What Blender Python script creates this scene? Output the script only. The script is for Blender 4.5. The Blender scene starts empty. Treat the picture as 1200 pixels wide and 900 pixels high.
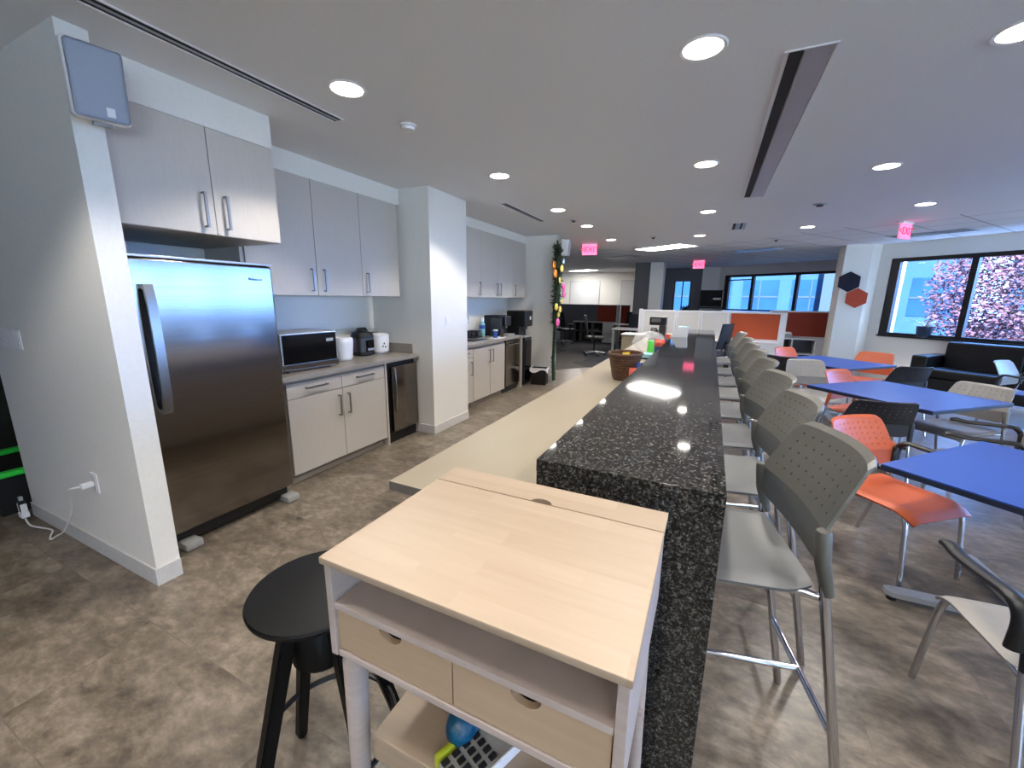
import bpy, bmesh, math, random
from mathutils import Vector, Matrix
random.seed(7)
PI = math.pi; R = math.radians
scene = bpy.context.scene
COL = scene.collection
ZC = 2.66          # ceiling height

# ------------------------------------------------------------------ materials
def lin(c):
    return c/12.92 if c <= .04045 else ((c+.055)/1.055)**2.4
def rgb(r, g, b):
    return (lin(r/255), lin(g/255), lin(b/255), 1)
def newmat(name):
    m = bpy.data.materials.new(name); m.use_nodes = True
    return m, m.node_tree.nodes, m.node_tree.links, m.node_tree.nodes['Principled BSDF']
def mat(name, c, rough=.5, metal=0, var=.04, scale=30, bump=0, coat=0, stretch=None, c2=None, alpha=None, trans=0, detail=4, spec=.5):
    m, N, L, b = newmat(name)
    tc = N.new('ShaderNodeTexCoord'); mp = N.new('ShaderNodeMapping')
    if stretch: mp.inputs['Scale'].default_value = stretch
    nz = N.new('ShaderNodeTexNoise'); nz.inputs['Scale'].default_value = scale; nz.inputs['Detail'].default_value = detail
    L.new(tc.outputs['Object'], mp.inputs['Vector']); L.new(mp.outputs['Vector'], nz.inputs['Vector'])
    cr = N.new('ShaderNodeValToRGB')
    if c2 is None:
        c2 = tuple(min(1, v*(1+2*var)) for v in c[:3])+(1,); c1 = tuple(v*(1-2*var) for v in c[:3])+(1,)
    else: c1 = c
    cr.color_ramp.elements[0].color = c1; cr.color_ramp.elements[1].color = c2
    cr.color_ramp.elements[0].position = .3; cr.color_ramp.elements[1].position = .7
    L.new(nz.outputs['Fac'], cr.inputs['Fac']); L.new(cr.outputs['Color'], b.inputs['Base Color'])
    b.inputs['Roughness'].default_value = rough; b.inputs['Metallic'].default_value = metal
    b.inputs['Specular IOR Level'].default_value = spec
    if coat: b.inputs['Coat Weight'].default_value = coat; b.inputs['Coat Roughness'].default_value = .08
    if trans: b.inputs['Transmission Weight'].default_value = trans
    if alpha is not None: b.inputs['Alpha'].default_value = alpha
    if bump:
        bp = N.new('ShaderNodeBump'); bp.inputs['Strength'].default_value = bump; bp.inputs['Distance'].default_value = .004
        L.new(nz.outputs['Fac'], bp.inputs['Height']); L.new(bp.outputs['Normal'], b.inputs['Normal'])
    return m
def emit(name, c, s):
    m, N, L, b = newmat(name)
    b.inputs['Base Color'].default_value = c; b.inputs['Emission Color'].default_value = c; b.inputs['Emission Strength'].default_value = s
    return m

M = {}
M['wall'] = mat('painted_wall', rgb(224,221,215), .7, var=.012, scale=60, bump=.05)
M['ceil'] = mat('ceiling_paint', rgb(229,230,231), .85, var=.01, scale=80)
M['darkwall'] = mat('grey_accent_paint', rgb(96,96,98), .75, var=.02)
M['olive'] = mat('dark_room_shade', rgb(52,54,40), .8)  # dark wall colour stands in for the shade of the unlit room
M['base'] = mat('vinyl_base', rgb(196,195,194), .5, var=.02)
M['cab'] = mat('cabinet_laminate', rgb(184,177,169), .42, var=.015, scale=8, stretch=(12,12,1))
M['cabgrey'] = mat('cabinet_body_laminate', rgb(150,142,132), .5, var=.02)
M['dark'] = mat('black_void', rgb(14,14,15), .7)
M['ctop'] = mat('kitchen_counter_laminate', rgb(146,139,130), .34, var=.05, scale=9, stretch=(6,1,6))
M['beige'] = mat('beige_counter_laminate', rgb(142,132,113), .38, var=.012, scale=10, stretch=(1,.2,1))
M['beigeedge'] = mat('counter_edge', rgb(108,105,102), .5)
M['handle'] = mat('brushed_nickel', rgb(150,147,143), .32, 1, var=.02, scale=200)
M['chrome'] = mat('chrome_tube', rgb(196,196,200), .14, 1, var=.01)
M['alu'] = mat('silver_paint', rgb(178,180,184), .35, .7, var=.01)
M['steel'] = mat('brushed_steel', rgb(134,128,122), .14, 1, var=.05, scale=25, stretch=(1,.06,14))
M['steeldk'] = mat('dark_steel', rgb(92,92,96), .3, 1, var=.03)
M['black'] = mat('black_plastic', rgb(11,11,13), .42, var=.02)
M['blackglass'] = mat('black_glass', rgb(6,6,8), .12, var=.01, spec=.25)
M['blackwood'] = mat('black_painted_wood', rgb(5,5,5), .5, spec=.22, var=.1, scale=40, stretch=(1,1,.2))
M['blackleather'] = mat('black_leather', rgb(8,9,11), .42, var=.1, scale=90, bump=.2)
M['white'] = mat('white_plastic', rgb(226,225,226), .4, var=.01)
M['whitelam'] = mat('white_laminate', rgb(206,206,208), .5, var=.01)
M['lgrey'] = mat('panel_fabric', rgb(186,183,180), .85, var=.03, scale=300)
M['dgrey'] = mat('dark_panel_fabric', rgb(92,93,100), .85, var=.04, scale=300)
M['orangefab'] = mat('orange_fabric', rgb(168,72,38), .9, var=.06, scale=320, bump=.1)
M['redfab'] = mat('rust_fabric', rgb(132,50,34), .9, var=.06, scale=320, bump=.1)
M['stoolshaded'] = mat('stool_grey_shaded_plastic', rgb(84,83,77), .42, var=.015)  # stool backs coloured darker to hold the shade of facing away from light
M['seatgrey'] = mat('seat_grey_plastic', rgb(100,101,102), .4, var=.015)
M['chairgrey'] = mat('chair_light_grey_plastic', rgb(140,137,133), .45, var=.015)
M['orange'] = mat('orange_plastic', rgb(186,88,50), .45, var=.02)
M['chairblack'] = mat('chair_charcoal_plastic', rgb(38,40,46), .4, var=.02)
M['blue'] = mat('blue_laminate', rgb(34,68,146), .38, var=.03, scale=14, stretch=(1,8,1))
M['blueedge'] = mat('table_edge', rgb(22,28,48), .5)
M['speaker'] = mat('speaker_grille', rgb(150,156,170), .6, var=.05, scale=500, bump=.1)
M['navy'] = mat('navy_felt', rgb(22,24,44), .9); M['coral'] = mat('coral_felt', rgb(176,70,48), .9)
M['lime'] = mat('lime_plastic', rgb(40,205,60), .4); M['limegreen'] = mat('olive_lime_plastic', rgb(168,176,40), .4)
M['cup'] = mat('green_cup_plastic', rgb(92,205,78), .4)
M['ltblue'] = mat('pale_blue_card_and_sheen', rgb(138,186,196), .6)
M['redpk'] = mat('red_wrapper', rgb(206,66,60), .35, c2=rgb(232,120,100), scale=25)
M['bluepk'] = mat('blue_wrapper', rgb(32,60,140), .3, c2=rgb(60,92,180), scale=40)
M['yellowpk'] = mat('yellow_wrapper', rgb(226,190,60), .35)
M['teal'] = mat('turquoise_glitter', rgb(2,50,78), .35, c2=rgb(8,88,122), scale=60, bump=.6)
M['grey'] = mat('mid_grey_plastic', rgb(150,150,148), .45)
M['pot'] = mat('pot_glaze', rgb(30,46,72), .35)
M['leafpale'] = mat('pale_leaf', rgb(150,128,112), .5, c2=rgb(206,190,170), scale=12)
M['leafgreen'] = mat('garland_green', rgb(18,38,22), .6, c2=rgb(40,66,34), scale=30)
M['flo'] = mat('orange_petals', rgb(222,132,40), .6); M['fly'] = mat('yellow_petals', rgb(226,200,96), .6); M['flp'] = mat('pink_petals', rgb(222,84,150), .6)
M['flb'] = mat('pale_blue_petals', rgb(150,180,200), .6)
M['bulbs'] = emit('downlight_glow', (1,.95,.87,1), 14)
M['panelglow'] = emit('troffer_glow', (1,.98,.95,1), 9)
M['exitglow'] = emit('exit_glow', (1,.16,.32,1), .85)
M['exitletters'] = emit('exit_letters', (.75,0,.03,1), .9)
M['blind'] = emit('bright_glass_panel', (.82,.93,1,1), .75)
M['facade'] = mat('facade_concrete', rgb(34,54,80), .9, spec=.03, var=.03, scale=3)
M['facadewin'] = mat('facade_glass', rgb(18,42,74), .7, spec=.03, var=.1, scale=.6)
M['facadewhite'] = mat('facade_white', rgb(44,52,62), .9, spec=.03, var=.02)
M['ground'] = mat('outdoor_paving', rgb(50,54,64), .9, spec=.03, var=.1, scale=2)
M['bouncepaving'] = mat('bounce_paving', rgb(222,216,206), .9, var=.05, scale=2)
M['bark'] = mat('bark', rgb(76,64,62), .9, var=.2)
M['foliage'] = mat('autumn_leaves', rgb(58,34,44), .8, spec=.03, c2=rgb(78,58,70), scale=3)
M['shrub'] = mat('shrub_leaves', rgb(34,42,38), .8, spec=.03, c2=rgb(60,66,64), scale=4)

def mat_floor():
    m, N, L, b = newmat('stone_tile')
    tc = N.new('ShaderNodeTexCoord')
    mp = N.new('ShaderNodeMapping'); mp.inputs['Location'].default_value = (.33,-.02,0); L.new(tc.outputs['Object'], mp.inputs['Vector'])
    br = N.new('ShaderNodeTexBrick'); br.inputs['Scale'].default_value = 1; br.inputs['Brick Width'].default_value = .97; br.inputs['Row Height'].default_value = .485
    br.inputs['Mortar Size'].default_value = .0022; br.inputs['Mortar Smooth'].default_value = .1; br.offset = .5
    br.inputs['Color1'].default_value = (0,0,0,1); br.inputs['Color2'].default_value = (1,1,1,1); br.inputs['Mortar'].default_value = (.5,.5,.5,1)
    L.new(mp.outputs['Vector'], br.inputs['Vector'])
    mp2 = N.new('ShaderNodeMapping'); mp2.inputs['Scale'].default_value = (.9,1.4,1); mp2.inputs['Rotation'].default_value = (0,0,R(18)); L.new(tc.outputs['Object'], mp2.inputs['Vector'])
    ad = N.new('ShaderNodeVectorMath'); ad.operation = 'MULTIPLY_ADD'; ad.inputs[1].default_value = (7,3,5)
    L.new(br.outputs['Color'], ad.inputs[0]); L.new(mp2.outputs['Vector'], ad.inputs[2])
    n1 = N.new('ShaderNodeTexNoise'); n1.inputs['Scale'].default_value = 3.2; n1.inputs['Detail'].default_value = 9; n1.inputs['Roughness'].default_value = .66; n1.inputs['Distortion'].default_value = .7
    n2 = N.new('ShaderNodeTexNoise'); n2.inputs['Scale'].default_value = 15; n2.inputs['Detail'].default_value = 6; n2.inputs['Roughness'].default_value = .7
    L.new(ad.outputs['Vector'], n1.inputs['Vector']); L.new(ad.outputs['Vector'], n2.inputs['Vector'])
    mx = N.new('ShaderNodeMix'); mx.data_type = 'FLOAT'; mx.inputs[0].default_value = .45
    L.new(n1.outputs['Fac'], mx.inputs[2]); L.new(n2.outputs['Fac'], mx.inputs[3])
    cr = N.new('ShaderNodeValToRGB'); e = cr.color_ramp.elements
    e[0].position = .33; e[0].color = rgb(58,51,44); e[1].position = .67; e[1].color = rgb(152,140,125)
    e2 = e.new(.5); e2.color = rgb(108,98,86)
    L.new(mx.outputs[0], cr.inputs['Fac'])
    mm = N.new('ShaderNodeMix'); mm.data_type = 'RGBA'; mm.inputs[7].default_value = rgb(88,80,70)
    mf = N.new('ShaderNodeMath'); mf.operation = 'MULTIPLY'; mf.inputs[1].default_value = .45; L.new(br.outputs['Fac'], mf.inputs[0])
    L.new(mf.outputs[0], mm.inputs[0]); L.new(cr.outputs['Color'], mm.inputs[6])
    L.new(mm.outputs[2], b.inputs['Base Color'])
    rr = N.new('ShaderNodeMapRange'); rr.inputs[3].default_value = .24; rr.inputs[4].default_value = .38; L.new(n1.outputs['Fac'], rr.inputs[0]); L.new(rr.outputs[0], b.inputs['Roughness'])
    bp = N.new('ShaderNodeBump'); bp.inputs['Strength'].default_value = .25; bp.inputs['Distance'].default_value = .003
    L.new(mx.outputs[0], bp.inputs['Height']); L.new(bp.outputs['Normal'], b.inputs['Normal'])
    return m
M['floor'] = mat_floor()

def mat_granite():
    m, N, L, b = newmat('black_granite')
    tc = N.new('ShaderNodeTexCoord')
    vo = N.new('ShaderNodeTexVoronoi'); vo.inputs['Scale'].default_value = 200; L.new(tc.outputs['Object'], vo.inputs['Vector'])
    nz = N.new('ShaderNodeTexNoise'); nz.inputs['Scale'].default_value = 80; nz.inputs['Detail'].default_value = 8; nz.inputs['Roughness'].default_value = .75; L.new(tc.outputs['Object'], nz.inputs['Vector'])
    mx = N.new('ShaderNodeMix'); mx.data_type = 'RGBA'; mx.inputs[0].default_value = .3
    L.new(nz.outputs['Fac'], mx.inputs[6]); L.new(vo.outputs['Color'], mx.inputs[7])
    cr = N.new('ShaderNodeValToRGB'); e = cr.color_ramp.elements
    e[0].position = .42; e[0].color = rgb(15,15,16); e[1].position = .74; e[1].color = rgb(124,122,117)
    e2 = e.new(.54); e2.color = rgb(46,46,45)
    L.new(mx.outputs[2], cr.inputs['Fac']); L.new(cr.outputs['Color'], b.inputs['Base Color'])
    b.inputs['Roughness'].default_value = .055; b.inputs['Specular IOR Level'].default_value = .4
    return m
M['granite'] = mat_granite()

def mat_wood(name, c1, c2):
    m, N, L, b = newmat(name)
    tc = N.new('ShaderNodeTexCoord')
    br = N.new('ShaderNodeTexBrick'); br.inputs['Scale'].default_value = 1; br.inputs['Brick Width'].default_value = .3; br.inputs['Row Height'].default_value = .052
    br.inputs['Mortar Size'].default_value = 0; br.inputs['Color1'].default_value = (0,0,0,1); br.inputs['Color2'].default_value = (1,1,1,1); br.offset = .37
    L.new(tc.outputs['Object'], br.inputs['Vector'])
    mp = N.new('ShaderNodeMapping'); mp.inputs['Scale'].default_value = (1.5,22,22)
    ad = N.new('ShaderNodeVectorMath'); ad.operation = 'MULTIPLY_ADD'; ad.inputs[1].default_value = (3,1,0)
    L.new(br.outputs['Color'], ad.inputs[0]); L.new(tc.outputs['Object'], ad.inputs[2]); L.new(ad.outputs['Vector'], mp.inputs['Vector'])
    nz = N.new('ShaderNodeTexNoise'); nz.inputs['Scale'].default_value = 3; nz.inputs['Detail'].default_value = 7; L.new(mp.outputs['Vector'], nz.inputs['Vector'])
    ma = N.new('ShaderNodeMix'); ma.data_type = 'RGBA'; ma.inputs[0].default_value = .35; L.new(nz.outputs['Fac'], ma.inputs[6]); L.new(br.outputs['Color'], ma.inputs[7])
    cr = N.new('ShaderNodeValToRGB'); cr.color_ramp.elements[0].color = c1; cr.color_ramp.elements[1].color = c2
    cr.color_ramp.elements[0].position = .15; cr.color_ramp.elements[1].position = .8
    L.new(ma.outputs[2], cr.inputs['Fac']); L.new(cr.outputs['Color'], b.inputs['Base Color'])
    b.inputs['Roughness'].default_value = .48
    return m
M['birch'] = mat_wood('birch_top', rgb(150,131,111), rgb(163,145,125))
M['birchgrey'] = mat('whitewashed_birch', rgb(172,158,150), .55, var=.03, scale=6, stretch=(2,2,14))
M['drawer'] = mat_wood('drawer_birch', rgb(160,136,110), rgb(176,152,126))

def mat_acoustic():
    m, N, L, b = newmat('acoustic_tile')
    tc = N.new('ShaderNodeTexCoord'); mp = N.new('ShaderNodeMapping'); mp.inputs['Rotation'].default_value = (0,0,R(35)); L.new(tc.outputs['Object'], mp.inputs['Vector'])
    br = N.new('ShaderNodeTexBrick'); br.offset = 0; br.inputs['Scale'].default_value = 1; br.inputs['Brick Width'].default_value = .61; br.inputs['Row Height'].default_value = .61; br.inputs['Mortar Size'].default_value = .012
    br.inputs['Color1'].default_value = rgb(232,232,234); br.inputs['Color2'].default_value = rgb(226,226,229); br.inputs['Mortar'].default_value = rgb(170,170,174)
    L.new(mp.outputs['Vector'], br.inputs['Vector']); L.new(br.outputs['Color'], b.inputs['Base Color']); b.inputs['Roughness'].default_value = .75
    return m
M['acoustic'] = mat_acoustic()

def mat_carpet():
    m, N, L, b = newmat('carpet_tile')
    tc = N.new('ShaderNodeTexCoord')
    n0 = N.new('ShaderNodeTexVoronoi'); n0.inputs['Scale'].default_value = .55; n0.distance = 'MANHATTAN'; L.new(tc.outputs['Object'], n0.inputs['Vector'])
    n1 = N.new('ShaderNodeTexNoise'); n1.inputs['Scale'].default_value = 180; L.new(tc.outputs['Object'], n1.inputs['Vector'])
    mx = N.new('ShaderNodeMix'); mx.data_type = 'RGBA'; mx.inputs[0].default_value = .4; L.new(n0.outputs['Color'], mx.inputs[6]); L.new(n1.outputs['Fac'], mx.inputs[7])
    cr = N.new('ShaderNodeValToRGB'); cr.color_ramp.elements[0].color = rgb(48,48,54); cr.color_ramp.elements[1].color = rgb(84,80,76)
    cr.color_ramp.elements[0].position = .35; cr.color_ramp.elements[1].position = .75
    L.new(mx.outputs[2], cr.inputs['Fac']); L.new(cr.outputs['Color'], b.inputs['Base Color']); b.inputs['Roughness'].default_value = .95
    return m
M['carpet'] = mat_carpet()

def mat_wicker():
    m, N, L, b = newmat('wicker')
    tc = N.new('ShaderNodeTexCoord')
    w = N.new('ShaderNodeTexWave'); w.wave_type = 'BANDS'; w.bands_direction = 'Z'; w.inputs['Scale'].default_value = 17; w.inputs['Distortion'].default_value = 9; w.inputs['Detail'].default_value = 3; w.inputs['Detail Scale'].default_value = 9
    L.new(tc.outputs['Object'], w.inputs['Vector'])
    cr = N.new('ShaderNodeValToRGB'); cr.color_ramp.elements[0].color = rgb(20,10,7); cr.color_ramp.elements[1].color = rgb(136,92,62)
    L.new(w.outputs['Fac'], cr.inputs['Fac']); L.new(cr.outputs['Color'], b.inputs['Base Color']); b.inputs['Roughness'].default_value = .6
    bp = N.new('ShaderNodeBump'); bp.inputs['Strength'].default_value = .8; bp.inputs['Distance'].default_value = .006; L.new(w.outputs['Fac'], bp.inputs['Height']); L.new(bp.outputs['Normal'], b.inputs['Normal'])
    return m
M['wicker'] = mat_wicker()

def mat_glass(name, tint, op):
    m, N, L, b = newmat(name)
    N.remove(b); out = N['Material Output']
    t = N.new('ShaderNodeBsdfTransparent'); t.inputs[0].default_value = tint
    g = N.new('ShaderNodeBsdfGlossy'); g.inputs['Roughness'].default_value = .02
    mx = N.new('ShaderNodeMixShader'); mx.inputs[0].default_value = op
    L.new(t.outputs[0], mx.inputs[1]); L.new(g.outputs[0], mx.inputs[2]); L.new(mx.outputs[0], out.inputs['Surface'])
    return m
M['pane'] = mat_glass('window_glass', (.74,.88,1,1), .04)
M['carafe'] = mat_glass('carafe_glass', (.5,.5,.52,1), .2)
def mat_film():
    m, N, L, b = newmat('thin_plastic_film')
    b.inputs['Base Color'].default_value = rgb(232,232,234); b.inputs['Roughness'].default_value = .25; b.inputs['Alpha'].default_value = .3
    tc = N.new('ShaderNodeTexCoord'); nz = N.new('ShaderNodeTexNoise'); nz.inputs['Scale'].default_value = 26; nz.inputs['Distortion'].default_value = 1.5; L.new(tc.outputs['Object'], nz.inputs['Vector'])
    bp = N.new('ShaderNodeBump'); bp.inputs['Strength'].default_value = 1; bp.inputs['Distance'].default_value = .02; L.new(nz.outputs['Fac'], bp.inputs['Height']); L.new(bp.outputs['Normal'], b.inputs['Normal'])
    return m
M['film'] = mat_film()

# ------------------------------------------------------------------ mesh builder
class B:
    def __init__(s): s.bm = bmesh.new(); s.bev = False
    def box(s, x0, x1, y0, y1, z0, z1, bev=0, seg=2, rz=0, piv=None):
        r = bmesh.ops.create_cube(s.bm, size=1); vs = r['verts']
        for v in vs:
            v.co = Vector(((x0+x1)/2+v.co.x*abs(x1-x0), (y0+y1)/2+v.co.y*abs(y1-y0), (z0+z1)/2+v.co.z*abs(z1-z0)))
        if rz:
            p = Vector(piv) if piv else Vector(((x0+x1)/2, (y0+y1)/2, 0))
            bmesh.ops.rotate(s.bm, verts=vs, cent=p, matrix=Matrix.Rotation(rz, 3, 'Z'))
        if bev:
            s.bev = True
            es = list({e for v in vs for e in v.link_edges})
            bmesh.ops.bevel(s.bm, geom=es, offset=bev, segments=seg, profile=.5, affect='EDGES')
        return s
    def tube(s, pts, r, seg=10, closed=False):
        pts = [Vector(p) for p in pts]; n = len(pts); rings = []
        rs = r if isinstance(r, (list, tuple)) else [r]*n
        up = None
        for i, p in enumerate(pts):
            if closed: d = (pts[(i+1) % n]-pts[i-1]).normalized()
            else:
                d = (pts[min(i+1, n-1)]-pts[max(i-1, 0)]).normalized()
            if up is None:
                up = d.orthogonal().normalized()
            else:
                up = (up-d*up.dot(d)); up = up.normalized() if up.length > 1e-6 else d.orthogonal().normalized()
            sd = d.cross(up)
            rings.append([s.bm.verts.new(p+(up*math.cos(2*PI*k/seg)+sd*math.sin(2*PI*k/seg))*rs[i]) for k in range(seg)])
        m = n if closed else n-1
        for i in range(m):
            a, b = rings[i], rings[(i+1) % n]
            for k in range(seg):
                s.bm.faces.new((a[k], a[(k+1) % seg], b[(k+1) % seg], b[k]))
        if not closed:
            s.bm.faces.new(rings[0][::-1]); s.bm.faces.new(rings[-1])
        return s
    def cyl(s, p0, p1, r0, r1=None, seg=16): return s.tube([p0, p1], [r0, r0 if r1 is None else r1], seg)
    def lathe(s, prof, c=(0,0,0), seg=24, sx=1, sy=1):
        rings = []
        for r, z in prof:
            if r < 1e-5: rings.append([s.bm.verts.new((c[0], c[1], c[2]+z))])
            else: rings.append([s.bm.verts.new((c[0]+sx*r*math.cos(2*PI*k/seg), c[1]+sy*r*math.sin(2*PI*k/seg), c[2]+z)) for k in range(seg)])
        for a, b in zip(rings, rings[1:]):
            for k in range(seg):
                k2 = (k+1) % seg
                if len(a) == 1 and len(b) == 1: continue
                if len(a) == 1: s.bm.faces.new((a[0], b[k2], b[k]))
                elif len(b) == 1: s.bm.faces.new((a[k], a[k2], b[0]))
                else: s.bm.faces.new((a[k], a[k2], b[k2], b[k]))
        return s
    def prism(s, poly, z0, z1):
        a = [s.bm.verts.new((x, y, z0)) for x, y in poly]; b = [s.bm.verts.new((x, y, z1)) for x, y in poly]; n = len(poly)
        s.bm.faces.new(a[::-1]); s.bm.faces.new(b)
        for i in range(n): s.bm.faces.new((a[i], a[(i+1) % n], b[(i+1) % n], b[i]))
        return s
    def extr(s, poly3, vec):
        vec = Vector(vec); a = [s.bm.verts.new(p) for p in poly3]; b = [s.bm.verts.new(Vector(p)+vec) for p in poly3]; n = len(a)
        s.bm.faces.new(a[::-1]); s.bm.faces.new(b)
        for i in range(n): s.bm.faces.new((a[i], a[(i+1) % n], b[(i+1) % n], b[i]))
        return s
    def grid(s, f, nu, nv):
        g = [[s.bm.verts.new(f(i/nu, j/nv)) for j in range(nv+1)] for i in range(nu+1)]
        for i in range(nu):
            for j in range(nv): s.bm.faces.new((g[i][j], g[i+1][j], g[i+1][j+1], g[i][j+1]))
        return s
    def perforated(s, f, us, vs, hole, hr):
        cache = {}
        def V(a, b):
            k = (round(a, 6), round(b, 6))
            if k not in cache: cache[k] = s.bm.verts.new(f(a, b))
            return cache[k]
        for i in range(len(us)-1):
            for j in range(len(vs)-1):
                u0, u1, v0, v1 = us[i], us[i+1], vs[j], vs[j+1]; um, vm = (u0+u1)/2, (v0+v1)/2
                ring = [V(u0,v0), V(um,v0), V(u1,v0), V(u1,vm), V(u1,v1), V(um,v1), V(u0,v1), V(u0,vm)]
                if hole(i, j):
                    inn = [s.bm.verts.new(f(um+hr[0]*math.cos(a), vm+hr[1]*math.sin(a))) for a in [R(225+45*k) for k in range(8)]]
                    for k in range(8): s.bm.faces.new((ring[k], ring[(k+1) % 8], inn[(k+1) % 8], inn[k]))
                else: s.bm.faces.new(ring)
        return s
    def sphere(s, c, r, sx=1, sy=1, sz=1, u=16, v=10):
        q = bmesh.ops.create_uvsphere(s.bm, u_segments=u, v_segments=v, radius=r)
        for w in q['verts']: w.co = Vector((c[0]+w.co.x*sx, c[1]+w.co.y*sy, c[2]+w.co.z*sz))
        return s
    def xf(s, mtx): s.bm.transform(mtx); return s

XF = {}
def thing(name, label, cat, loc=(0,0,0), rz=0, group=None):
    o = bpy.data.objects.new(name, None); COL.objects.link(o); o.empty_display_size = .1
    o.location = loc; o.rotation_euler = (0,0,rz); o['label'] = label; o['category'] = cat
    if group: o['group'] = group
    XF[o.name] = Matrix.Translation(loc) @ Matrix.Rotation(rz, 4, 'Z')
    return o
def shell(bm, t):
    bmesh.ops.recalc_face_normals(bm, faces=bm.faces); bm.normal_update()
    fs = list(bm.faces); es = [e for e in bm.edges if len(e.link_faces) == 1]
    nv = {v: bm.verts.new(v.co-v.normal*t) for v in list(bm.verts)}
    for f in fs: bm.faces.new([nv[v] for v in reversed(f.verts)])
    for e in es:
        a, c = e.verts; bm.faces.new((a, c, nv[c], nv[a]))
def obj(name, b, m, parent=None, world=False, label=None, sharp=35, solid=0, kind=None, off=0):
    me = bpy.data.meshes.new(name)
    if solid: shell(b.bm, solid)
    bmesh.ops.recalc_face_normals(b.bm, faces=b.bm.faces)
    b.bm.to_mesh(me); b.bm.free()
    me.materials.append(M[m] if isinstance(m, str) else m)
    for p in me.polygons: p.use_smooth = True
    me.set_sharp_from_angle(angle=R(sharp))
    o = bpy.data.objects.new(name, me); COL.objects.link(o)
    if parent is not None:
        o.parent = parent; XF[o.name] = XF[parent.name]
        if world: me.transform(XF[parent.name].inverted())
    else:
        xs = [v.co.x for v in me.vertices]; ys = [v.co.y for v in me.vertices]; z0 = min(v.co.z for v in me.vertices)
        c = Vector(((min(xs)+max(xs))/2, (min(ys)+max(ys))/2, z0))
        me.transform(Matrix.Translation(-c)); o.location = c; XF[o.name] = Matrix.Translation(c)
    if b.bev:
        wn = o.modifiers.new('weighted', 'WEIGHTED_NORMAL'); wn.keep_sharp = True; wn.weight = 60
    if label: o['label'] = label
    if kind: o['kind'] = kind
    return o
def tag(o, label, cat, group=None):
    o['label'] = label; o['category'] = cat
    if group: o['group'] = group
    return o
def struct(name, b, m, parent=None, world=False):
    o = obj(name, b, m, parent, world)
    if parent is None: o['kind'] = 'structure'
    return o
def children(o): return [c for c in bpy.data.objects if c.parent == o]
KIDS = {}
def dup(root, loc, rz, label=None, group=None, mats=None):
    r = root.copy(); COL.objects.link(r); r.location = loc; r.rotation_euler = (0,0,rz)
    XF[r.name] = Matrix.Translation(loc) @ Matrix.Rotation(rz, 4, 'Z')
    if label: r['label'] = label
    if group: r['group'] = group
    for ch in children(root):
        c = ch.copy(); COL.objects.link(c); c.parent = r
        if mats and ch.name.split('.')[0] in mats:
            c.data = mats[ch.name.split('.')[0]]
        for g in children(ch):
            d = g.copy(); COL.objects.link(d); d.parent = c
    return r
def text(name, s, size, m, parent, loc, rot, depth=.002):
    cu = bpy.data.curves.new(name, 'FONT'); cu.body = s; cu.size = size; cu.extrude = depth; cu.align_x = 'CENTER'; cu.align_y = 'CENTER'
    cu.materials.append(M[m]); q = bpy.data.objects.new(name, cu); COL.objects.link(q)
    dg = bpy.context.evaluated_depsgraph_get(); me = bpy.data.meshes.new_from_object(q.evaluated_get(dg)); me.name = name
    bpy.data.objects.remove(q); bpy.data.curves.remove(cu)
    o = bpy.data.objects.new(name, me); COL.objects.link(o); o.parent = parent
    o.location = loc; o.rotation_euler = rot
    return o

# ------------------------------------------------------------------ camera
f_px, W_, H_ = 478.88, 1200, 900
pit, yaw, rol = R(11.904), R(-25.5), R(.6766)
def rotcam():
    c, s = math.cos, math.sin
    Bm = Matrix(((1,0,0),(0,0,-1),(0,1,0)))
    y = Matrix(((c(yaw),-s(yaw),0),(s(yaw),c(yaw),0),(0,0,1)))
    p = Matrix(((1,0,0),(0,c(pit),-s(pit)),(0,s(pit),c(pit))))
    r = Matrix(((c(rol),-s(rol),0),(s(rol),c(rol),0),(0,0,1)))
    return r @ p @ Bm @ y
Rw = rotcam()      # world -> camera (x right, y down, z forward)
cam = bpy.data.cameras.new('camera'); cam.sensor_width = 36; cam.lens = f_px/W_*36; cam.clip_start = .05
camo = bpy.data.objects.new('camera', cam); COL.objects.link(camo)
ax = Matrix((Rw[0], -Rw[1], -Rw[2])).transposed()
camo.matrix_world = Matrix.Translation((0,0,1.55)) @ ax.to_4x4()
scene.camera = camo

# ------------------------------------------------------------------ setting: directions of the turned wing
D = Vector((.731,-.682,0)); NI = Vector((-.682,-.731,0)); W0 = Vector((2.93,10.78,0))   # near window wall, along / into room
D1 = Vector((.811,-.585,0)); N1 = Vector((-.585,-.811,0)); W1 = Vector((.16,16.2,0))     # far window wall
def wbox(b, o, d, n, s0, s1, t0, t1, z0, z1, bev=0):
    q = [o+d*s0+n*t0, o+d*s1+n*t0, o+d*s1+n*t1, o+d*s0+n*t1]
    return b.prism([(p.x, p.y) for p in q], z0, z1)
bnd = [(-9,9.64),(-.26,9.64),(.53,9.01),(1.73,8.1),(3.22,7.2),(6.0,5.2),(10,3.0)]
struct('floor', B().prism([(-9,-5),(11,-5),(11,3.0),(9.5,4.2),(3.3,9.6),(1.9,10.4),(-2.43,9.15),(-4.1,7.05),(-9,7.05)], -.1, 0), 'floor')
struct('floor_carpet', B().prism([(-9,7.05),(-4.1,7.05),(-2.43,9.15),(1.9,10.4),(3.3,9.6),(3.6,11.6),(3.7,13.75),(.25,16.35),(-2.4,16.36),(-2.4,17.9),(-8.1,17.9),(-8.1,7.05)], -.1, 0), 'carpet')
struct('ceiling', B().prism([(-9,-5),(11,-5),(11,3.0)]+bnd[::-1][1:], ZC, ZC+.1), 'ceil')
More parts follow.
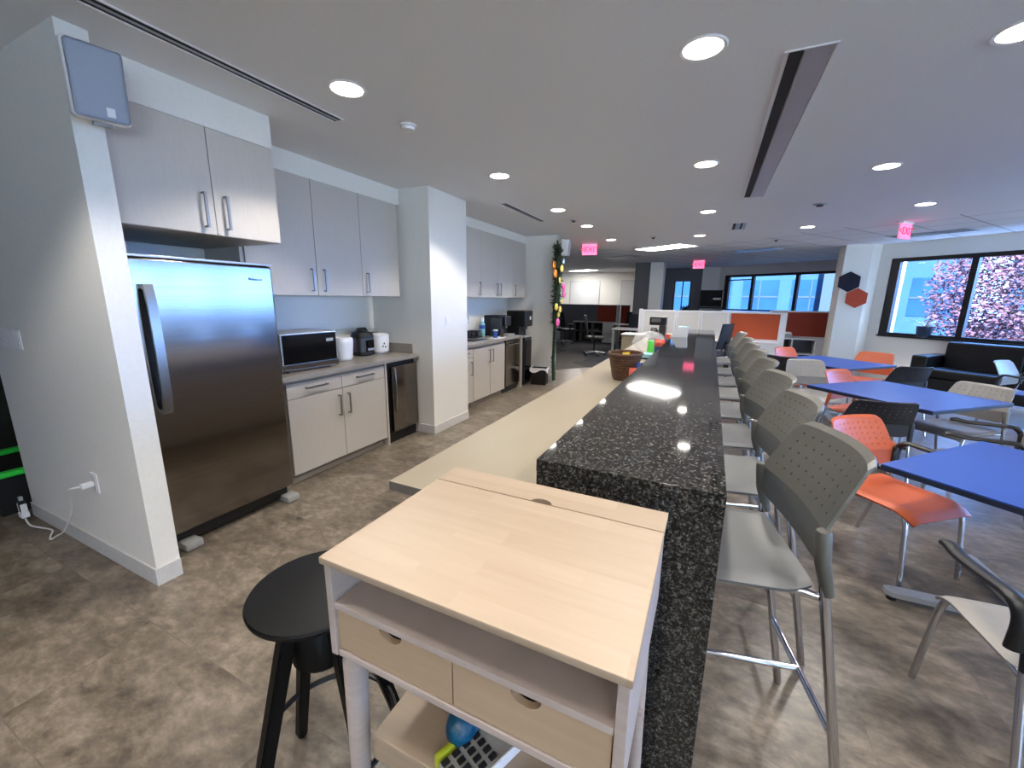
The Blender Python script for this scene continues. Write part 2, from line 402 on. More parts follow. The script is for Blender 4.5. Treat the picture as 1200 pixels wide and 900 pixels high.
struct('ceiling_acoustic', B().prism(bnd[:-1]+[(9.9,3.0),(10.95,3.0),(11.2,3.25),(3.05,10.9),(3.6,11.6),(3.7,13.75),(.25,16.35),(-2.4,16.36),(-2.4,17.9),(-8.1,17.9),(-8.1,9.64)], ZC, ZC+.1), 'acoustic')

# walls ------------------------------------------------------------
struct('wall_near', B().box(-4.2,-2.555,.935,1.045,0,ZC), 'wall')
struct('wall_near_return', B().box(-4.2,-3.57,1.045,1.06,0,ZC).box(-3.67,-3.57,1.06,4.41,0,ZC), 'wall')
struct('wall_column', B().box(-3.57,-2.735,3.68,4.41,0,ZC), 'wall')
struct('wall_alcove', B().box(-3.67,-3.57,4.41,7.25,0,ZC), 'wall')
struct('wall_end', B().box(-3.67,-2.6,7.25,7.37,0,ZC), 'wall')
struct('trim_soffit_fridge', B().box(-3.57,-2.66,1.045,1.935,2.47,ZC), 'wall')
struct('trim_soffit_left', B().box(-3.57,-3.12,1.935,3.68,2.5,ZC), 'wall')
struct('trim_soffit_back', B().box(-3.57,-3.21,4.41,7.25,2.53,ZC), 'wall')
b = B()
b.box(-4.2,-2.545,.925,.935,0,.1,.002).box(-2.555,-2.545,.935,1.045,0,.1,.002)
struct('baseboard_near', b, 'base')
struct('baseboard_column', B().box(-2.94,-2.725,3.67,3.68,0,.1,.002).box(-2.735,-2.725,3.68,4.41,0,.1,.002), 'base')
struct('baseboard_end', B().box(-2.9,-2.59,7.24,7.25,0,.1,.002).box(-2.6,-2.59,7.25,7.37,0,.1,.002), 'base')
# surrounding room shell
struct('wall_left', B().box(-8.1,-8,-5,20,0,ZC), 'wall')
struct('wall_left_room', B().box(-8,-3.67,2.6,2.7,0,ZC).box(-6.1,-6,.3,2.6,0,ZC), 'olive')
struct('wall_behind', B().box(-8,11,-4.6,-4.5,0,.1).box(-8,11,-4.6,-4.5,2.5,ZC).box(-8,3.4,-4.6,-4.5,.1,2.5).box(10.6,11,-4.6,-4.5,.1,2.5), 'wall')

struct('wall_back', B().box(-8,-2.4,17.8,17.9,0,ZC), 'wall')
# grey accent wall with a window opening, then the light wall beside it
b = B(); b.box(-2.4,-1.31,16.2,16.35,0,ZC).box(-.7,-.39,16.2,16.35,0,ZC).box(-1.31,-.7,16.2,16.35,2.22,ZC).box(-1.31,-.7,16.2,16.35,0,1.0)
struct('wall_back_accent', b, 'darkwall')
struct('wall_back_right', B().box(-.39,.3,16.2,16.35,0,ZC), 'wall')
struct('wall_back_side', B().box(-2.5,-2.4,16.2,17.8,0,ZC), 'wall')
def window(nm, o, d, n, spans, z0, z1, thick=.07, frame='blackframe', label_bar=True):
    w = thing(nm, '', '', (0,0,0)); del w['label']; del w['category']; w['kind'] = 'structure'
    b = B(); s0, s1 = spans[0], spans[-1]
    wbox(b, o, d, n, s0, s1, -.12, -.02, z0, z0+thick*.7); wbox(b, o, d, n, s0, s1, -.12, -.02, z1-thick, z1)
    for k, s in enumerate(spans):
        hw = thick if k in (0, len(spans)-1) else thick*.6
        c = min(max(s, s0+hw), s1-hw)
        wbox(b, o, d, n, c-hw, c+hw, -.12, -.02, z0+thick*.7, z1-thick)
    obj('window_frame', b, 'black', w)
    for a, c in zip(spans, spans[1:]):
        b = B(); wbox(b, o, d, n, a+thick*.5, c-thick*.5, -.075, -.068, z0+.03, z1-.04); obj('window_pane', b, 'pane', w)
    return w
# near window wall, window from s=.19
b = B(); L_ = 11.2
wbox(b, W0, D, NI, -.3, L_, -.15, 0, 0, .9); wbox(b, W0, D, NI, -.3, L_, -.15, 0, 2.38, ZC); wbox(b, W0, D, NI, -.3, .19, -.15, 0, .9, 2.38); wbox(b, W0, D, NI, L_-.1, L_, -.15, 0, .9, 2.38)
struct('wall_window_near', b, 'wall')
window('window_1', W0, D, NI, [.19,1.37,2.75,4.1,5.45,6.8,8.15,9.5,L_-.1], .92, 2.38)
b = B(); wbox(b, W0, D, NI, .19, L_-.1, -.13, .04, .89, .92); struct('trim_sill', b, 'black')
# pillar between the windows
struct('wall_pillar', B().prism([(2.31,10.58),(2.74,10.6),(2.95,10.8),(2.62,11.15),(2.28,10.95)], 0, ZC), 'wall')
struct('wall_pillar_back', B().prism([(2.62,11.15),(2.95,10.8),(3.6,11.6),(3.5,13.8),(3.2,13.95),(3.3,11.8)], 0, ZC), 'wall')
# far window wall
b = B(); wbox(b, W1, D1, N1, -.1, 4.2, -.15, 0, 0, 1.2); wbox(b, W1, D1, N1, -.1, 4.2, -.15, 0, 2.38, ZC); wbox(b, W1, D1, N1, -.1, .2, -.15, 0, 1.2, 2.38)
struct('wall_window_far', b, 'wall')
window('window_2', W1, D1, N1, [.2,1.15,2.48,3.9], 1.22, 2.38)
b = B(); wbox(b, W1, D1, N1, .25, 1.08, -.1, -.04, 2.2, 2.235); struct('window_2_transom', b, 'black')
w = window('window_3', Vector((-1.31,16.2,0)), Vector((1,0,0)), Vector((0,-1,0)), [0,.31,.61], 1.0, 2.22, .03)
# dark pillar with a light side
struct('wall_pillar_dark', B().box(-2.26,-1.8,13.6,14.2,0,ZC), 'darkwall')
struct('wall_pillar_light', B().box(-1.8,-1.42,13.55,14.2,0,ZC), 'wall')
# right-hand end with daylight windows behind the camera (unseen; windows added for fill light)
b = B(); b.box(10.9,11,-4.5,3.2,0,.9).box(10.9,11,-4.5,3.2,2.38,ZC).box(10.9,11,-4.5,-4.3,.9,2.38).box(10.9,11,3.0,3.2,.9,2.38)
struct('wall_right', b, 'wall')
window('window_4', Vector((10.9,3.0,0)), Vector((0,-1,0)), Vector((-1,0,0)), [0,1.8,3.6,5.4,7.3], .92, 2.38)

window('window_added_fill', Vector((10.6,-4.5,0)), Vector((-1,0,0)), Vector((0,1,0)), [7.2/4*k for k in range(5)], .1, 2.5)  # unseen window band added behind the camera to brighten the room
# ------------------------------------------------------------------ lights
def downlight(i, x, y, label, power=57, vis=True):
    t = thing('downlight', label, 'ceiling light', (x,y,ZC), 0, 'round recessed ceiling downlights')
    obj('trim_ring', B().lathe([(.084,-.001),(.084,-.004),(.098,-.006),(.104,0)], seg=32), 'white', t)
    obj('lens', B().lathe([(0,-.003),(.05,-.0035),(.084,-.002)], seg=32), 'bulbs', t)
    lamp(x, y, power)
def lamp(x, y, power):
    ld = bpy.data.lights.new('downlight_beam', 'SPOT'); ld.energy = power; ld.color = (1,.94,.87); ld.spot_size = R(122); ld.spot_blend = .35; ld.shadow_soft_size = .07
    lo = bpy.data.objects.new('downlight_beam', ld); COL.objects.link(lo); lo.location = (x,y,ZC-.012)
DL = [(-1.92,1.88,'round downlight near the slot vent, closest to the fridge'),
      (-.15,2.27,'large round downlight left of the wide slot diffuser'),
      (1.06,2.68,'round downlight at the right, cut by the picture edge'),
      (-1.9,3.66,'round downlight in front of the white column'),
      (-.16,4.04,'round downlight left of the far end of the wide slot diffuser'),
      (1.2,4.69,'round downlight right of the wide slot diffuser over the blue tables'),
      (-1.9,5.29,'round downlight beside the short slot vent by the back kitchen'),
      (-1.88,6.59,'round downlight above the corner with the garland'),
      (-1.86,8.23,'small distant downlight just beyond the arrowed exit sign'),
      (-.16,6.11,'round downlight left of the small louvred vent'),
      (-.31,8.24,'distant downlight just before the bright rectangular troffer'),
      (2.1,6.58,'downlight nearest the exit sign by the right windows'),
      (1.2,7.89,'distant downlight beside the edge of the tiled ceiling')]
for i, (x, y, lb) in enumerate(DL): downlight(i, x, y, lb)
for x, y in ((-1.9,.1),(-.16,.42),(1.06,.72),(-1.9,-1.7),(-.16,-1.5),(1.06,-1.4),(3.3,1.0),(3.3,-1.2),(3.4,3.4)):
    lamp(x, y, 56)  # unseen ceiling lights, added without fixtures to lift the room
# troffers in the tiled ceiling
def troffer(x, y, rz, label, power):
    t = thing('ceiling_troffer', label, 'ceiling light', (x,y,ZC), rz, 'rectangular ceiling troffers')
    b = B(); w, h = .61, .31
    for q in ((-w,w,-h,-h+.025),(-w,w,h-.025,h),(-w,-w+.025,-h+.025,h-.025),(w-.025,w,-h+.025,h-.025)): b.box(*q, -.012, 0)
    obj('frame', b, 'white', t); obj('diffuser', B().box(-w+.025,w-.025,-h+.025,h-.025,-.008,-.001), 'panelglow', t)
    ld = bpy.data.lights.new('troffer_light', 'AREA'); ld.shape = 'RECTANGLE'; ld.size = 1.1; ld.size_y = .5; ld.energy = power; ld.color = (1,.96,.9)
    lo = bpy.data.objects.new('troffer_light', ld); COL.objects.link(lo); lo.location = (x,y,ZC-.02); lo.rotation_euler = (0,0,rz)
troffer(-1.04, 9.8, R(-33), 'bright rectangular ceiling panel over the white partitions', 22)
troffer(-4.8, 16.6, R(-35), 'long bright ceiling panel by the far white wall', 16)

# ceiling vents
def slot(name, label, x0, x1, y0, y1, dk, lt):
    t = thing(name, label, 'ceiling vent', ((x0+x1)/2,(y0+y1)/2,ZC))
    b = B(); e = .008
    b.box(x0,x1,y0,y0+e,ZC-.006,ZC).box(x0,x1,y1-e,y1,ZC-.006,ZC).box(x0,x0+e,y0+e,y1-e,ZC-.006,ZC).box(x1-e,x1,y0+e,y1-e,ZC-.006,ZC)
    obj('frame', b, 'white', t, True)
    for a, c in dk:
        obj('slot', B().box(a,c,y0+e,y1-e,ZC-.003,ZC), 'dark', t, True)
    for a, c in lt:
        obj('blade', B().box(a,c,y0+e,y1-e,ZC-.005,ZC), 'alu', t, True)
slot('slot_diffuser', 'wide white slot diffuser with one black slot in the ceiling over the bar', .185, .39, 2.45, 5.45, [(.205,.262)], [(.266,.378)])
slot('slot_diffuser', 'long thin black slot vent above the fridge and left cabinets', -2.34, -2.25, -.6, 2.16, [(-2.322,-2.305),(-2.285,-2.268)], [(-2.303,-2.287)])
slot('slot_diffuser', 'short thin slot vent before the back kitchen cabinets', -2.42, -2.33, 4.67, 5.95, [(-2.405,-2.385),(-2.37,-2.35)], [(-2.383,-2.372)])
slot('louvred_vent', 'small louvred vent with two dark slots before the tiled ceiling', .14, .36, 7.12, 7.75, [(.17,.21),(.27,.3)], [(.215,.265),(.305,.345)])
for (x, y, rz, lb) in ((.75,11.0,R(-33),'dark square air grille in the tiled ceiling before the far exit sign'), (3.1,9.3,R(-40),'dark air grille in the tiled ceiling above the right window'), (-2.3,11.6,R(-33),'dark air grille in the tiled ceiling left of the dark pillar')):
    t = thing('air_grille', lb, 'ceiling vent', (x,y,ZC), rz)
    obj('frame', B().box(-.5,.5,-.2,.2,-.006,0), 'alu', t)
    obj('louvre', B().box(-.46,.46,-.16,.16,-.01,-.006), 'steeldk', t)
t = thing('smoke_detector', 'round white smoke detector on the ceiling near the fridge light', 'detector', (-1.93,2.4,ZC))
obj('base', B().lathe([(.055,0),(.055,-.01),(.048,-.012)], seg=24), 'white', t); obj('cap', B().lathe([(.045,-.011),(.04,-.03),(.02,-.036),(0,-.036)], seg=24), 'white', t)
for x, y, lb in ((-1.92,6.04,'small round sprinkler plate between the back kitchen downlights'),(1.02,6.13,'dark round ceiling sensor beyond the wide slot diffuser'),(.96,9.3,'dome sensor on the tiled ceiling by the dark grille'),(-1.08,8.17,'tiny dark sprinkler head before the bright troffer')):
    t = thing('ceiling_sensor', lb, 'sensor', (x,y,ZC)); r = .075 if x > 1 else .05
    obj('plate', B().lathe([(r,0),(r,-.008),(r*.6,-.012)], seg=20), 'alu', t); obj('head', B().lathe([(r*.55,-.01),(r*.4,-.03),(0,-.035)], seg=16), 'steeldk', t)

# exit signs
def exit_sign(x, y, rz, s, label):
    t = thing('exit_sign', label, 'exit sign', (x,y,ZC), rz)
    w, h = .15*s, .2*s
    obj('housing', B().box(-w*1.02,w*1.02,-.03,.03,-.03,-.001,.004), 'white', t)
    obj('face', B().box(-w,w,-.012,.012,-.035-h,-.03,.004), 'exitglow', t)
    for sg in (-1,1):
        text('lettering', '<EXIT' if sg < 0 else 'EXIT', h*.72, 'exitletters', t, (0,sg*.0135,-.032-h/2), (PI/2,0,0 if sg < 0 else PI), .0015)
exit_sign(-2.36, 8.55, R(12), 1.0, 'red glowing exit sign near the garland corner')
exit_sign(-.44, 13.1, R(-12), 1.0, 'small red exit sign before the grey accent wall')
exit_sign(2.36, 7.9, R(50), .95, 'red exit sign in front of the right window')

# ------------------------------------------------------------------ kitchen: fridge
t = thing('refrigerator', 'tall stainless steel single door refrigerator beside the wall end', 'refrigerator', (-3.15,1.53,0))
obj('body', B().box(-3.54,-2.86,1.13,1.92,.05,1.735,.01), 'steeldk', t, True)
obj('door', B().box(-2.855,-2.775,1.12,1.925,.12,1.74,.014,3), 'steel', t, True)
b = B(); b.tube([(-2.775,1.19,1.6),(-2.735,1.19,1.59),(-2.725,1.19,1.52),(-2.722,1.19,1.24),(-2.725,1.19,.96),(-2.735,1.19,.89),(-2.775,1.19,.88)], .001)
b = B(); b.extr([(-2.775,1.165,1.6),(-2.74,1.165,1.6),(-2.722,1.165,1.5),(-2.718,1.165,1.24),(-2.722,1.165,.98),(-2.74,1.165,.88),(-2.775,1.165,.88),(-2.775,1.165,.9),(-2.75,1.165,.91),(-2.736,1.165,1.0),(-2.733,1.165,1.24),(-2.736,1.165,1.48),(-2.75,1.165,1.57),(-2.775,1.165,1.58)], (0,.045,0))
obj('handle', b, 'handle', t, True)
obj('top_cap', B().box(-2.86,-2.77,1.12,1.925,1.742,1.756,.003), 'alu', t, True)
obj('toe_grille', B().box(-2.9,-2.83,1.14,1.9,.03,.11), 'black', t, True)
for y in (1.16,1.84): obj('foot', B().box(-2.86,-2.74,y,y+.1,0,.05,.012), 'grey', t, True)
g = B(); g.tube([(-2.7735, 1.775+.016*math.cos(a), 1.655+.009*math.sin(a)) for a in [2*PI*k/24 for k in range(24)]], .0012, 6, True); obj('badge_ring', g, 'black', t, True)
text('badge_lettering', 'Whirlpool', .022, 'black', t, (-2.7738+3.15,1.8-1.53,1.65), (PI/2,0,PI/2), .0006)

# over-fridge cabinet etc.
def pull(parent, p0, p1, out, m='handle', r=.0045, world=True):
    p0, p1, o = Vector(p0), Vector(p1), Vector(out); d = (p1-p0).normalized()
    b = B(); w = r*1.5
    side = d.cross(o).normalized()
    def bar(a, c, n1, h1, n2, h2):
        q = [a+n1*h1+n2*h2, a-n1*h1+n2*h2, a-n1*h1-n2*h2, a+n1*h1-n2*h2]; b.extr(q, c-a)
    on = o.normalized()
    bar(p0+o-d*r, p1+o+d*r, side, w, on, r); bar(p0, p0+o-on*r, side, w, d, r); bar(p1, p1+o-on*r, side, w, d, r)
    return obj('handle', b, m, parent, world)
def cab_x(name, label, loc, x_front, x_back, y0, y1, z0, z1, seams, handles, group=None):
    """cabinet whose doors face +X"""
    t = thing(name, label, 'cabinet', loc, 0, group)
    obj('body', B().box(x_back,x_front-.02,y0,y1,z0,z1), 'cab', t, True)
    ys = [y0]+seams+[y1]
    for k, (a, c) in enumerate(zip(ys, ys[1:])):
        dr = obj('door', B().box(x_front-.019,x_front,a+.0025,c-.0025,z0+.001,z1-.002,.0015), 'cab', t, True)
        hy = handles[k]
        if hy is not None: pull(dr, (x_front,hy,z0+.04), (x_front,hy,z0+.22), (.032,0,0))
    return t
cab_x('wall_cabinet', 'two door white wall cabinet above the fridge', (-3.1,1.49,1.89), -2.66, -3.56, 1.05, 1.935, 1.89, 2.47, [1.535], [1.475,1.595])
cab_x('wall_cabinet', 'tall three door white wall cabinet above the microwave counter', (-3.34,2.8,1.55), -3.11, -3.56, 1.96, 3.625, 1.55, 2.5, [2.57,3.09], [2.51,2.635,3.15])
cab_x('wall_cabinet', 'four door white wall cabinets over the sink in the back kitchen', (-3.4,5.9,1.55), -3.2, -3.56, 4.42, 7.235, 1.55, 2.53, [5.02,5.58,6.14,6.7], [4.96,5.52,6.08,6.2,6.76])
obj('filler', B().box(-3.56,-3.13,1.936,1.958,1.55,2.5), 'cab', [o for o in bpy.data.objects if o.name == 'wall_cabinet.001'][0], True)
# base cabinet
def base_cab(label, loc, xf, xb, y0, y1, seam, drawers=True, top=.878):
    t = thing('base_cabinet', label, 'cabinet', loc)
    obj('body', B().box(xb,xf-.02,y0,y1,.09,top), 'cabgrey', t, True)
    obj('toe_kick', B().box(xb,xf-.06,y0,y1,0,.09), 'cabgrey', t, True)
    zd = .735 if drawers else top-.03
    for k, (a, c) in enumerate(((y0,seam),(seam,y1))):
        dr = obj('door', B().box(xf-.019,xf,a+.003,c-.003,.092,zd-.004,.0015), 'cab', t, True)
        hy = seam-.05 if k == 0 else seam+.055
        pull(dr, (xf,hy,zd-.24), (xf,hy,zd-.06), (.032,0,0))
        if drawers:
            dw = obj('drawer', B().box(xf-.019,xf,a+.003,c-.003,zd,top-.022,.0015), 'cab', t, True)
            m = (a+c)/2; pull(dw, (xf,m-.1,zd+.07), (xf,m+.1,zd+.07), (.032,0,0))
    return t
base_cab('two door base cabinet with two drawers under the microwave', (-3.2,2.6,0), -2.95, -3.56, 2.06, 3.15, 2.605)
base_cab('two door base cabinet under the back kitchen sink', (-3.2,5.4,0), -2.93, -3.56, 4.88, 5.86, 5.37, False)
t = thing('base_cabinet', 'narrow drawer base cabinet half hidden behind the white column', 'cabinet', (-3.2,4.65,0))
obj('body', B().box(-3.56,-2.95,4.42,4.875,.09,.878), 'cabgrey', t, True); obj('toe_kick', B().box(-3.56,-3.0,4.42,4.875,0,.09), 'cabgrey', t, True)
dw = obj('drawer', B().box(-2.949,-2.93,4.423,4.872,.735,.856,.0015), 'cab', t, True); pull(dw, (-2.93,4.55,.8), (-2.93,4.75,.8), (.032,0,0))
dr = obj('door', B().box(-2.949,-2.93,4.423,4.872,.092,.73,.0015), 'cab', t, True); pull(dr, (-2.93,4.81,.49), (-2.93,4.81,.67), (.032,0,0))
t = thing('end_panel', 'slim white end panel beside the mini fridge', 'panel', (-3.2,3.165,0)); obj('board', B().box(-3.55,-2.945,3.155,3.178,0,.878), 'cab', t, True)
t = thing('end_panel', 'pale end panel closing the counter beside the water cooler', 'panel', (-3.2,6.47,0)); obj('board', B().box(-3.55,-2.9,6.455,6.48,0,.92), 'cab', t, True)
# counters
t = thing('countertop', 'taupe laminate countertop carrying the microwave', 'countertop', (-3.24,2.86,.88))
obj('slab', B().box(-3.565,-2.92,2.0,3.672,.882,.92,.003), 'ctop', t, True)
obj('backsplash', B().box(-3.565,-3.0,3.652,3.672,.921,1.03,.003), 'ctop', t, True)
t = thing('countertop', 'laminate countertop with sink in the back kitchen', 'countertop', (-3.24,5.4,.88))
b = B(); b.box(-3.565,-2.9,4.415,5.05,.882,.92,.003).box(-3.565,-2.9,5.55,6.452,.882,.92,.003).box(-3.565,-3.46,5.05,5.55,.882,.92).box(-3.04,-2.9,5.05,5.55,.882,.92)
obj('slab', b, 'ctop', t, True)
b = B(); b.box(-3.47,-3.03,5.04,5.06,.905,.925,.003).box(-3.47,-3.03,5.54,5.56,.905,.925,.003).box(-3.47,-3.45,5.06,5.54,.905,.925,.003).box(-3.05,-3.03,5.06,5.54,.905,.925,.003)
b.box(-3.45,-3.05,5.06,5.54,.885,.89); obj('sink', b, 'chrome', t, True)
t = thing('faucet', 'tall chrome gooseneck faucet behind the back kitchen sink', 'faucet', (-3.515,5.38,.92))
obj('base', B().lathe([(0,0),(.03,0),(.028,.03),(.016,.05),(0,.05)]), 'chrome', t)
obj('spout', B().tube([(0,0,.04)]+[(0,0,.3)]+[(.1-.1*math.cos(a),0,.3+.1*math.sin(a)) for a in [PI*k/8 for k in range(1,9)]]+[(.2,0,.24)], .012, 10), 'chrome', t)
obj('lever', B().cyl((.02,.02,.05),(.07,.05,.09),.007), 'chrome', t)
# mini fridge and dishwasher
t = thing('mini_fridge', 'stainless undercounter mini fridge with black frame beside the column', 'mini fridge', (-3.2,3.43,0))
obj('body', B().box(-3.5,-2.985,3.19,3.66,.02,.865,.004), 'black', t, True)
obj('door', B().box(-2.98,-2.94,3.255,3.655,.12,.83,.008,3), 'steel', t, True)
b = B(); b.extr([(-2.94,3.275,.82),(-2.925,3.275,.8),(-2.915,3.275,.58),(-2.925,3.275,.36),(-2.94,3.275,.34)], (0,.022,0)); obj('handle', b, 'handle', t, True)
obj('toe_grille', B().box(-3.0,-2.975,3.21,3.64,.0,.1), 'black', t, True)
t = thing('dishwasher', 'stainless dishwasher under the back kitchen counter', 'dishwasher', (-3.2,6.16,0))
obj('body', B().box(-3.5,-2.97,5.875,6.45,.05,.875), 'black', t, True)
obj('door', B().box(-2.965,-2.925,5.9,6.44,.11,.86,.006), 'steel', t, True)
obj('handle', B().tube([(-2.925,5.95,.8),(-2.89,5.96,.8),(-2.89,6.38,.8),(-2.925,6.39,.8)], .01), 'chrome', t, True)
obj('toe_kick', B().box(-3.2,-2.98,5.88,6.44,0,.1), 'black', t, True)

# counter things, left
t = thing('microwave', 'silver microwave with black glass door on the left counter', 'microwave', (-3.26,2.42,.92), R(-3))
obj('body', B().box(-.2,.19,-.265,.265,.012,.325,.012,3), 'alu', t)
obj('door', B().box(.191,.2,-.252,.252,.07,.312,.004), 'blackglass', t)
obj('lower_panel', B().box(.19,.203,-.262,.262,.013,.068,.004), 'steel', t)
obj('window', B().box(.2005,.2015,-.21,.08,.1,.28), 'blackglass', t)
b = B()
for r in range(4):
    for c in range(3): b.box(.2005,.202,.15+.025*c,.168+.025*c,.1+.03*r,.118+.03*r)
obj('keypad', b, 'blackglass', t)
obj('display', B().box(.2005,.202,.15,.22,.235,.262), 'grey', t)
for y in (-.2,.2):
    for x in (-.15,.15): obj('foot', B().cyl((x,y,0),(x,y,.014),.012), 'black', t)
text('lettering', 'Panasonic', .018, 'black', t, (.2035,0,.04), (PI/2,0,PI/2), .0005)
t = thing('plastic_tub', 'white plastic tub tapering downward on the counter beside the microwave', 'container', (-3.24,2.93,.92), R(10))
obj('tub', B().lathe([(0,.0),(.062,0),(.075,.012),(.08,.03),(.078,.03),(.092,.185),(.088,.185)], seg=28, sx=.8), 'white', t)
obj('lid', B().lathe([(.091,.183),(.09,.21),(.084,.225),(0,.228)], seg=28, sx=.8), 'white', t)
t = thing('pressure_cooker', 'black and steel electric pressure cooker at the counter corner', 'cooker', (-3.38,3.3,.92))
obj('body', B().lathe([(0,0),(.09,0),(.108,.015),(.112,.19),(.108,.195)], seg=28), 'steeldk', t)
obj('base_ring', B().lathe([(.095,-.0),(.116,.01),(.116,.04),(.112,.045)], seg=28), 'black', t)
obj('lid', B().lathe([(.115,.19),(.117,.215),(.1,.25),(.05,.268),(0,.27)], seg=28), 'black', t)
obj('lid_handle', B().tube([(0,-.08,.245),(0,-.05,.285),(0,.05,.285),(0,.08,.245)], .014), 'black', t)
obj('control_panel', B().box(.098,.12,-.05,.05,.05,.17,.006), 'blackglass', t)
obj('button_row', B().box(.1195,.122,-.045,.045,.06,.085), 'alu', t)
t = thing('rice_cooker', 'white rice cooker with printed flowers on the counter near the column', 'rice cooker', (-3.32,3.5,.92))
obj('body', B().lathe([(0,0),(.07,0),(.078,.01),(.098,.03),(.1,.19),(.096,.2)], seg=28), 'white', t)
obj('lid', B().lathe([(.101,.195),(.1,.21),(.07,.225),(0,.23)], seg=28), 'white', t)
fl = B()
for a, z in ((.35,.12),(.5,.09),(.2,.08)):
    fl.sphere((.1*math.cos(-a),.1*math.sin(-a),z), .012, .35, 1, 1, 8, 6)
obj('flower_print', fl, 'steeldk', t)
obj('switch_box', B().box(.0,.03,.098,.112,.03,.15,.004), 'black', t)
t = thing('toaster', 'white rounded bread maker behind the flowered rice cooker', 'appliance', (-3.48,3.53,.92))
obj('body', B().box(-.07,.05,-.09,.09,0,.225,.03,4), 'white', t); obj('lid', B().box(-.065,.045,-.08,.08,.226,.25,.012,3), 'grey', t)
t = thing('wall_outlet', 'white double outlet with plugs on the wall behind the counter', 'outlet', (-3.57,2.83,1.1))
obj('plate', B().box(.0,.008,-.06,.06,-.06,.06,.003), 'white', t)
obj('plug', B().box(.008,.045,-.045,-.005,-.03,.01,.006), 'white', t); obj('plug', B().box(.008,.05,.01,.045,-.045,-.01,.006), 'black', t)
obj('cord', B().tube([(.05,.03,-.03),(.1,.05,-.06),(.11,.0,-.15),(.14,-.02,-.174),(.2,.02,-.174)], .004, 6), 'black', t)

# back kitchen things
t = thing('water_bottle', 'tall clear bottle with white cap by the back kitchen wall', 'bottle', (-3.36,5.88,.92))
obj('body', B().lathe([(0,0),(.045,0),(.048,.02),(.048,.2),(.03,.24),(.03,.25)], seg=20), 'ltblue', t); obj('cap', B().lathe([(.034,.245),(.034,.3),(0,.302)], seg=20), 'white', t)
obj('band', B().lathe([(.049,.13),(.0495,.19)], seg=20), 'bluepk', t)
t = thing('coffee_machine', 'black and silver pod coffee machine on the back kitchen counter', 'coffee machine', (-3.25,6.22,.92))
obj('body', B().box(-.19,.1,-.15,.17,.0,.34,.02,3), 'black', t); obj('front_column', B().box(.1,.2,-.1,.12,.17,.33,.015,3), 'steeldk', t)
obj('side_panel', B().box(-.05,.16,-.17,-.15,.02,.3,.008), 'steeldk', t)
obj('drip_tray', B().box(.1,.26,-.12,.14,0,.035,.005), 'grey', t); obj('spout', B().cyl((.16,0,.17),(.16,0,.13),.02), 'chrome', t)
t = thing('drying_mat', 'white dish cloth spread on the counter before the coffee machine', 'cloth', (-3.03,5.76,.92))
obj('cloth', B().box(-.09,.1,-.17,.2,0,.012,.004,rz=.15), 'white', t)
for i, (x, y, lb) in enumerate(((-3.02,5.7,'dark cup with white lid standing on the white dish cloth'),)):
    t = thing('travel_cup', lb, 'cup', (x,y,.932)); obj('body', B().lathe([(0,0),(.03,0),(.038,.11),(.036,.11)], seg=18), 'bluepk', t); obj('lid', B().lathe([(.041,.108),(.041,.125),(0,.13)], seg=18), 'white', t)
t = thing('drinking_glass', 'clear glass tumbler right of the lidded cup', 'glass', (-3.0,5.88,.932)); obj('body', B().lathe([(0,.004),(.028,.004),(.034,.12),(.036,.12),(.031,0),(0,0)], seg=18), 'carafe', t)
t = thing('dish_rack', 'dark rack of dishes between the sink and the bottle', 'dish rack', (-3.42,5.7,.92))
b = B()
for k in range(6): b.tube([(-.1,-.1+.04*k,.01),(-.1,-.1+.04*k,.1),(.1,-.1+.04*k,.1),(.1,-.1+.04*k,.01)], .004, 6)
b.box(-.11,.11,-.12,.12,.0,.012); obj('rack', b, 'black', t)
for k in range(3): obj('mug', B().lathe([(0,0),(.035,0),(.04,.08),(.037,.08),(.032,.006),(0,.006)], (-.04+.03*k,-.07+.07*k,.013), 16), 'steeldk', t)
t = thing('water_cooler', 'tall black water cooler standing between the counter and the end wall', 'water cooler', (-3.08,6.78,0))
obj('body', B().box(-.2,.16,-.16,.16,.02,.86,.015,3), 'black', t)
obj('back_column', B().box(-.2,.04,-.16,.16,.861,1.05,.01), 'black', t)
obj('head', B().box(-.2,.17,-.17,.17,1.051,1.33,.02,3), 'black', t)
obj('drip_tray', B().box(.04,.15,-.12,.12,.862,.88,.004), 'grey', t)
obj('logo_button', B().box(.171,.176,.02,.08,1.17,1.23,.003), 'white', t)
obj('lower_door', B().box(.161,.17,-.13,.13,.1,.8,.008), 'blackglass', t)
obj('tap', B().cyl((.1,-.05,1.05),(.1,-.05,1.0),.012).cyl((.1,.05,1.05),(.1,.05,1.0),.012), 'steeldk', t)
t = thing('waste_bin', 'small black waste bin with white liner beside the water cooler', 'bin', (-2.73,6.9,0), R(8))
def taper_box(b, w0, d0, w1, d1, z0, z1, c=(0,0)):
    a = [b.bm.verts.new((c[0]+sx*w0,c[1]+sy*d0,z0)) for sx, sy in ((-1,-1),(1,-1),(1,1),(-1,1))]
    d = [b.bm.verts.new((c[0]+sx*w1,c[1]+sy*d1,z1)) for sx, sy in ((-1,-1),(1,-1),(1,1),(-1,1))]
    b.bm.faces.new(a[::-1])
    for k in range(4): b.bm.faces.new((a[k],a[(k+1)%4],d[(k+1)%4],d[k]))
    return b
b = B(); taper_box(b,.13,.1,.15,.12,0,.3); obj('tub', b, 'black', t, solid=.006)
def liner(u, v):
    q = 4*u; k = int(q) % 4; f = q-int(q); c = [(-1,-1),(1,-1),(1,1),(-1,1)]; a, d = c[k], c[(k+1) % 4]
    o_ = 1+.05*v+.02*math.sin(40*u+6*v); return ((a[0]+(d[0]-a[0])*f)*.152*o_, (a[1]+(d[1]-a[1])*f)*.122*o_, .312-.06*v-.03*v*math.sin(u*25))
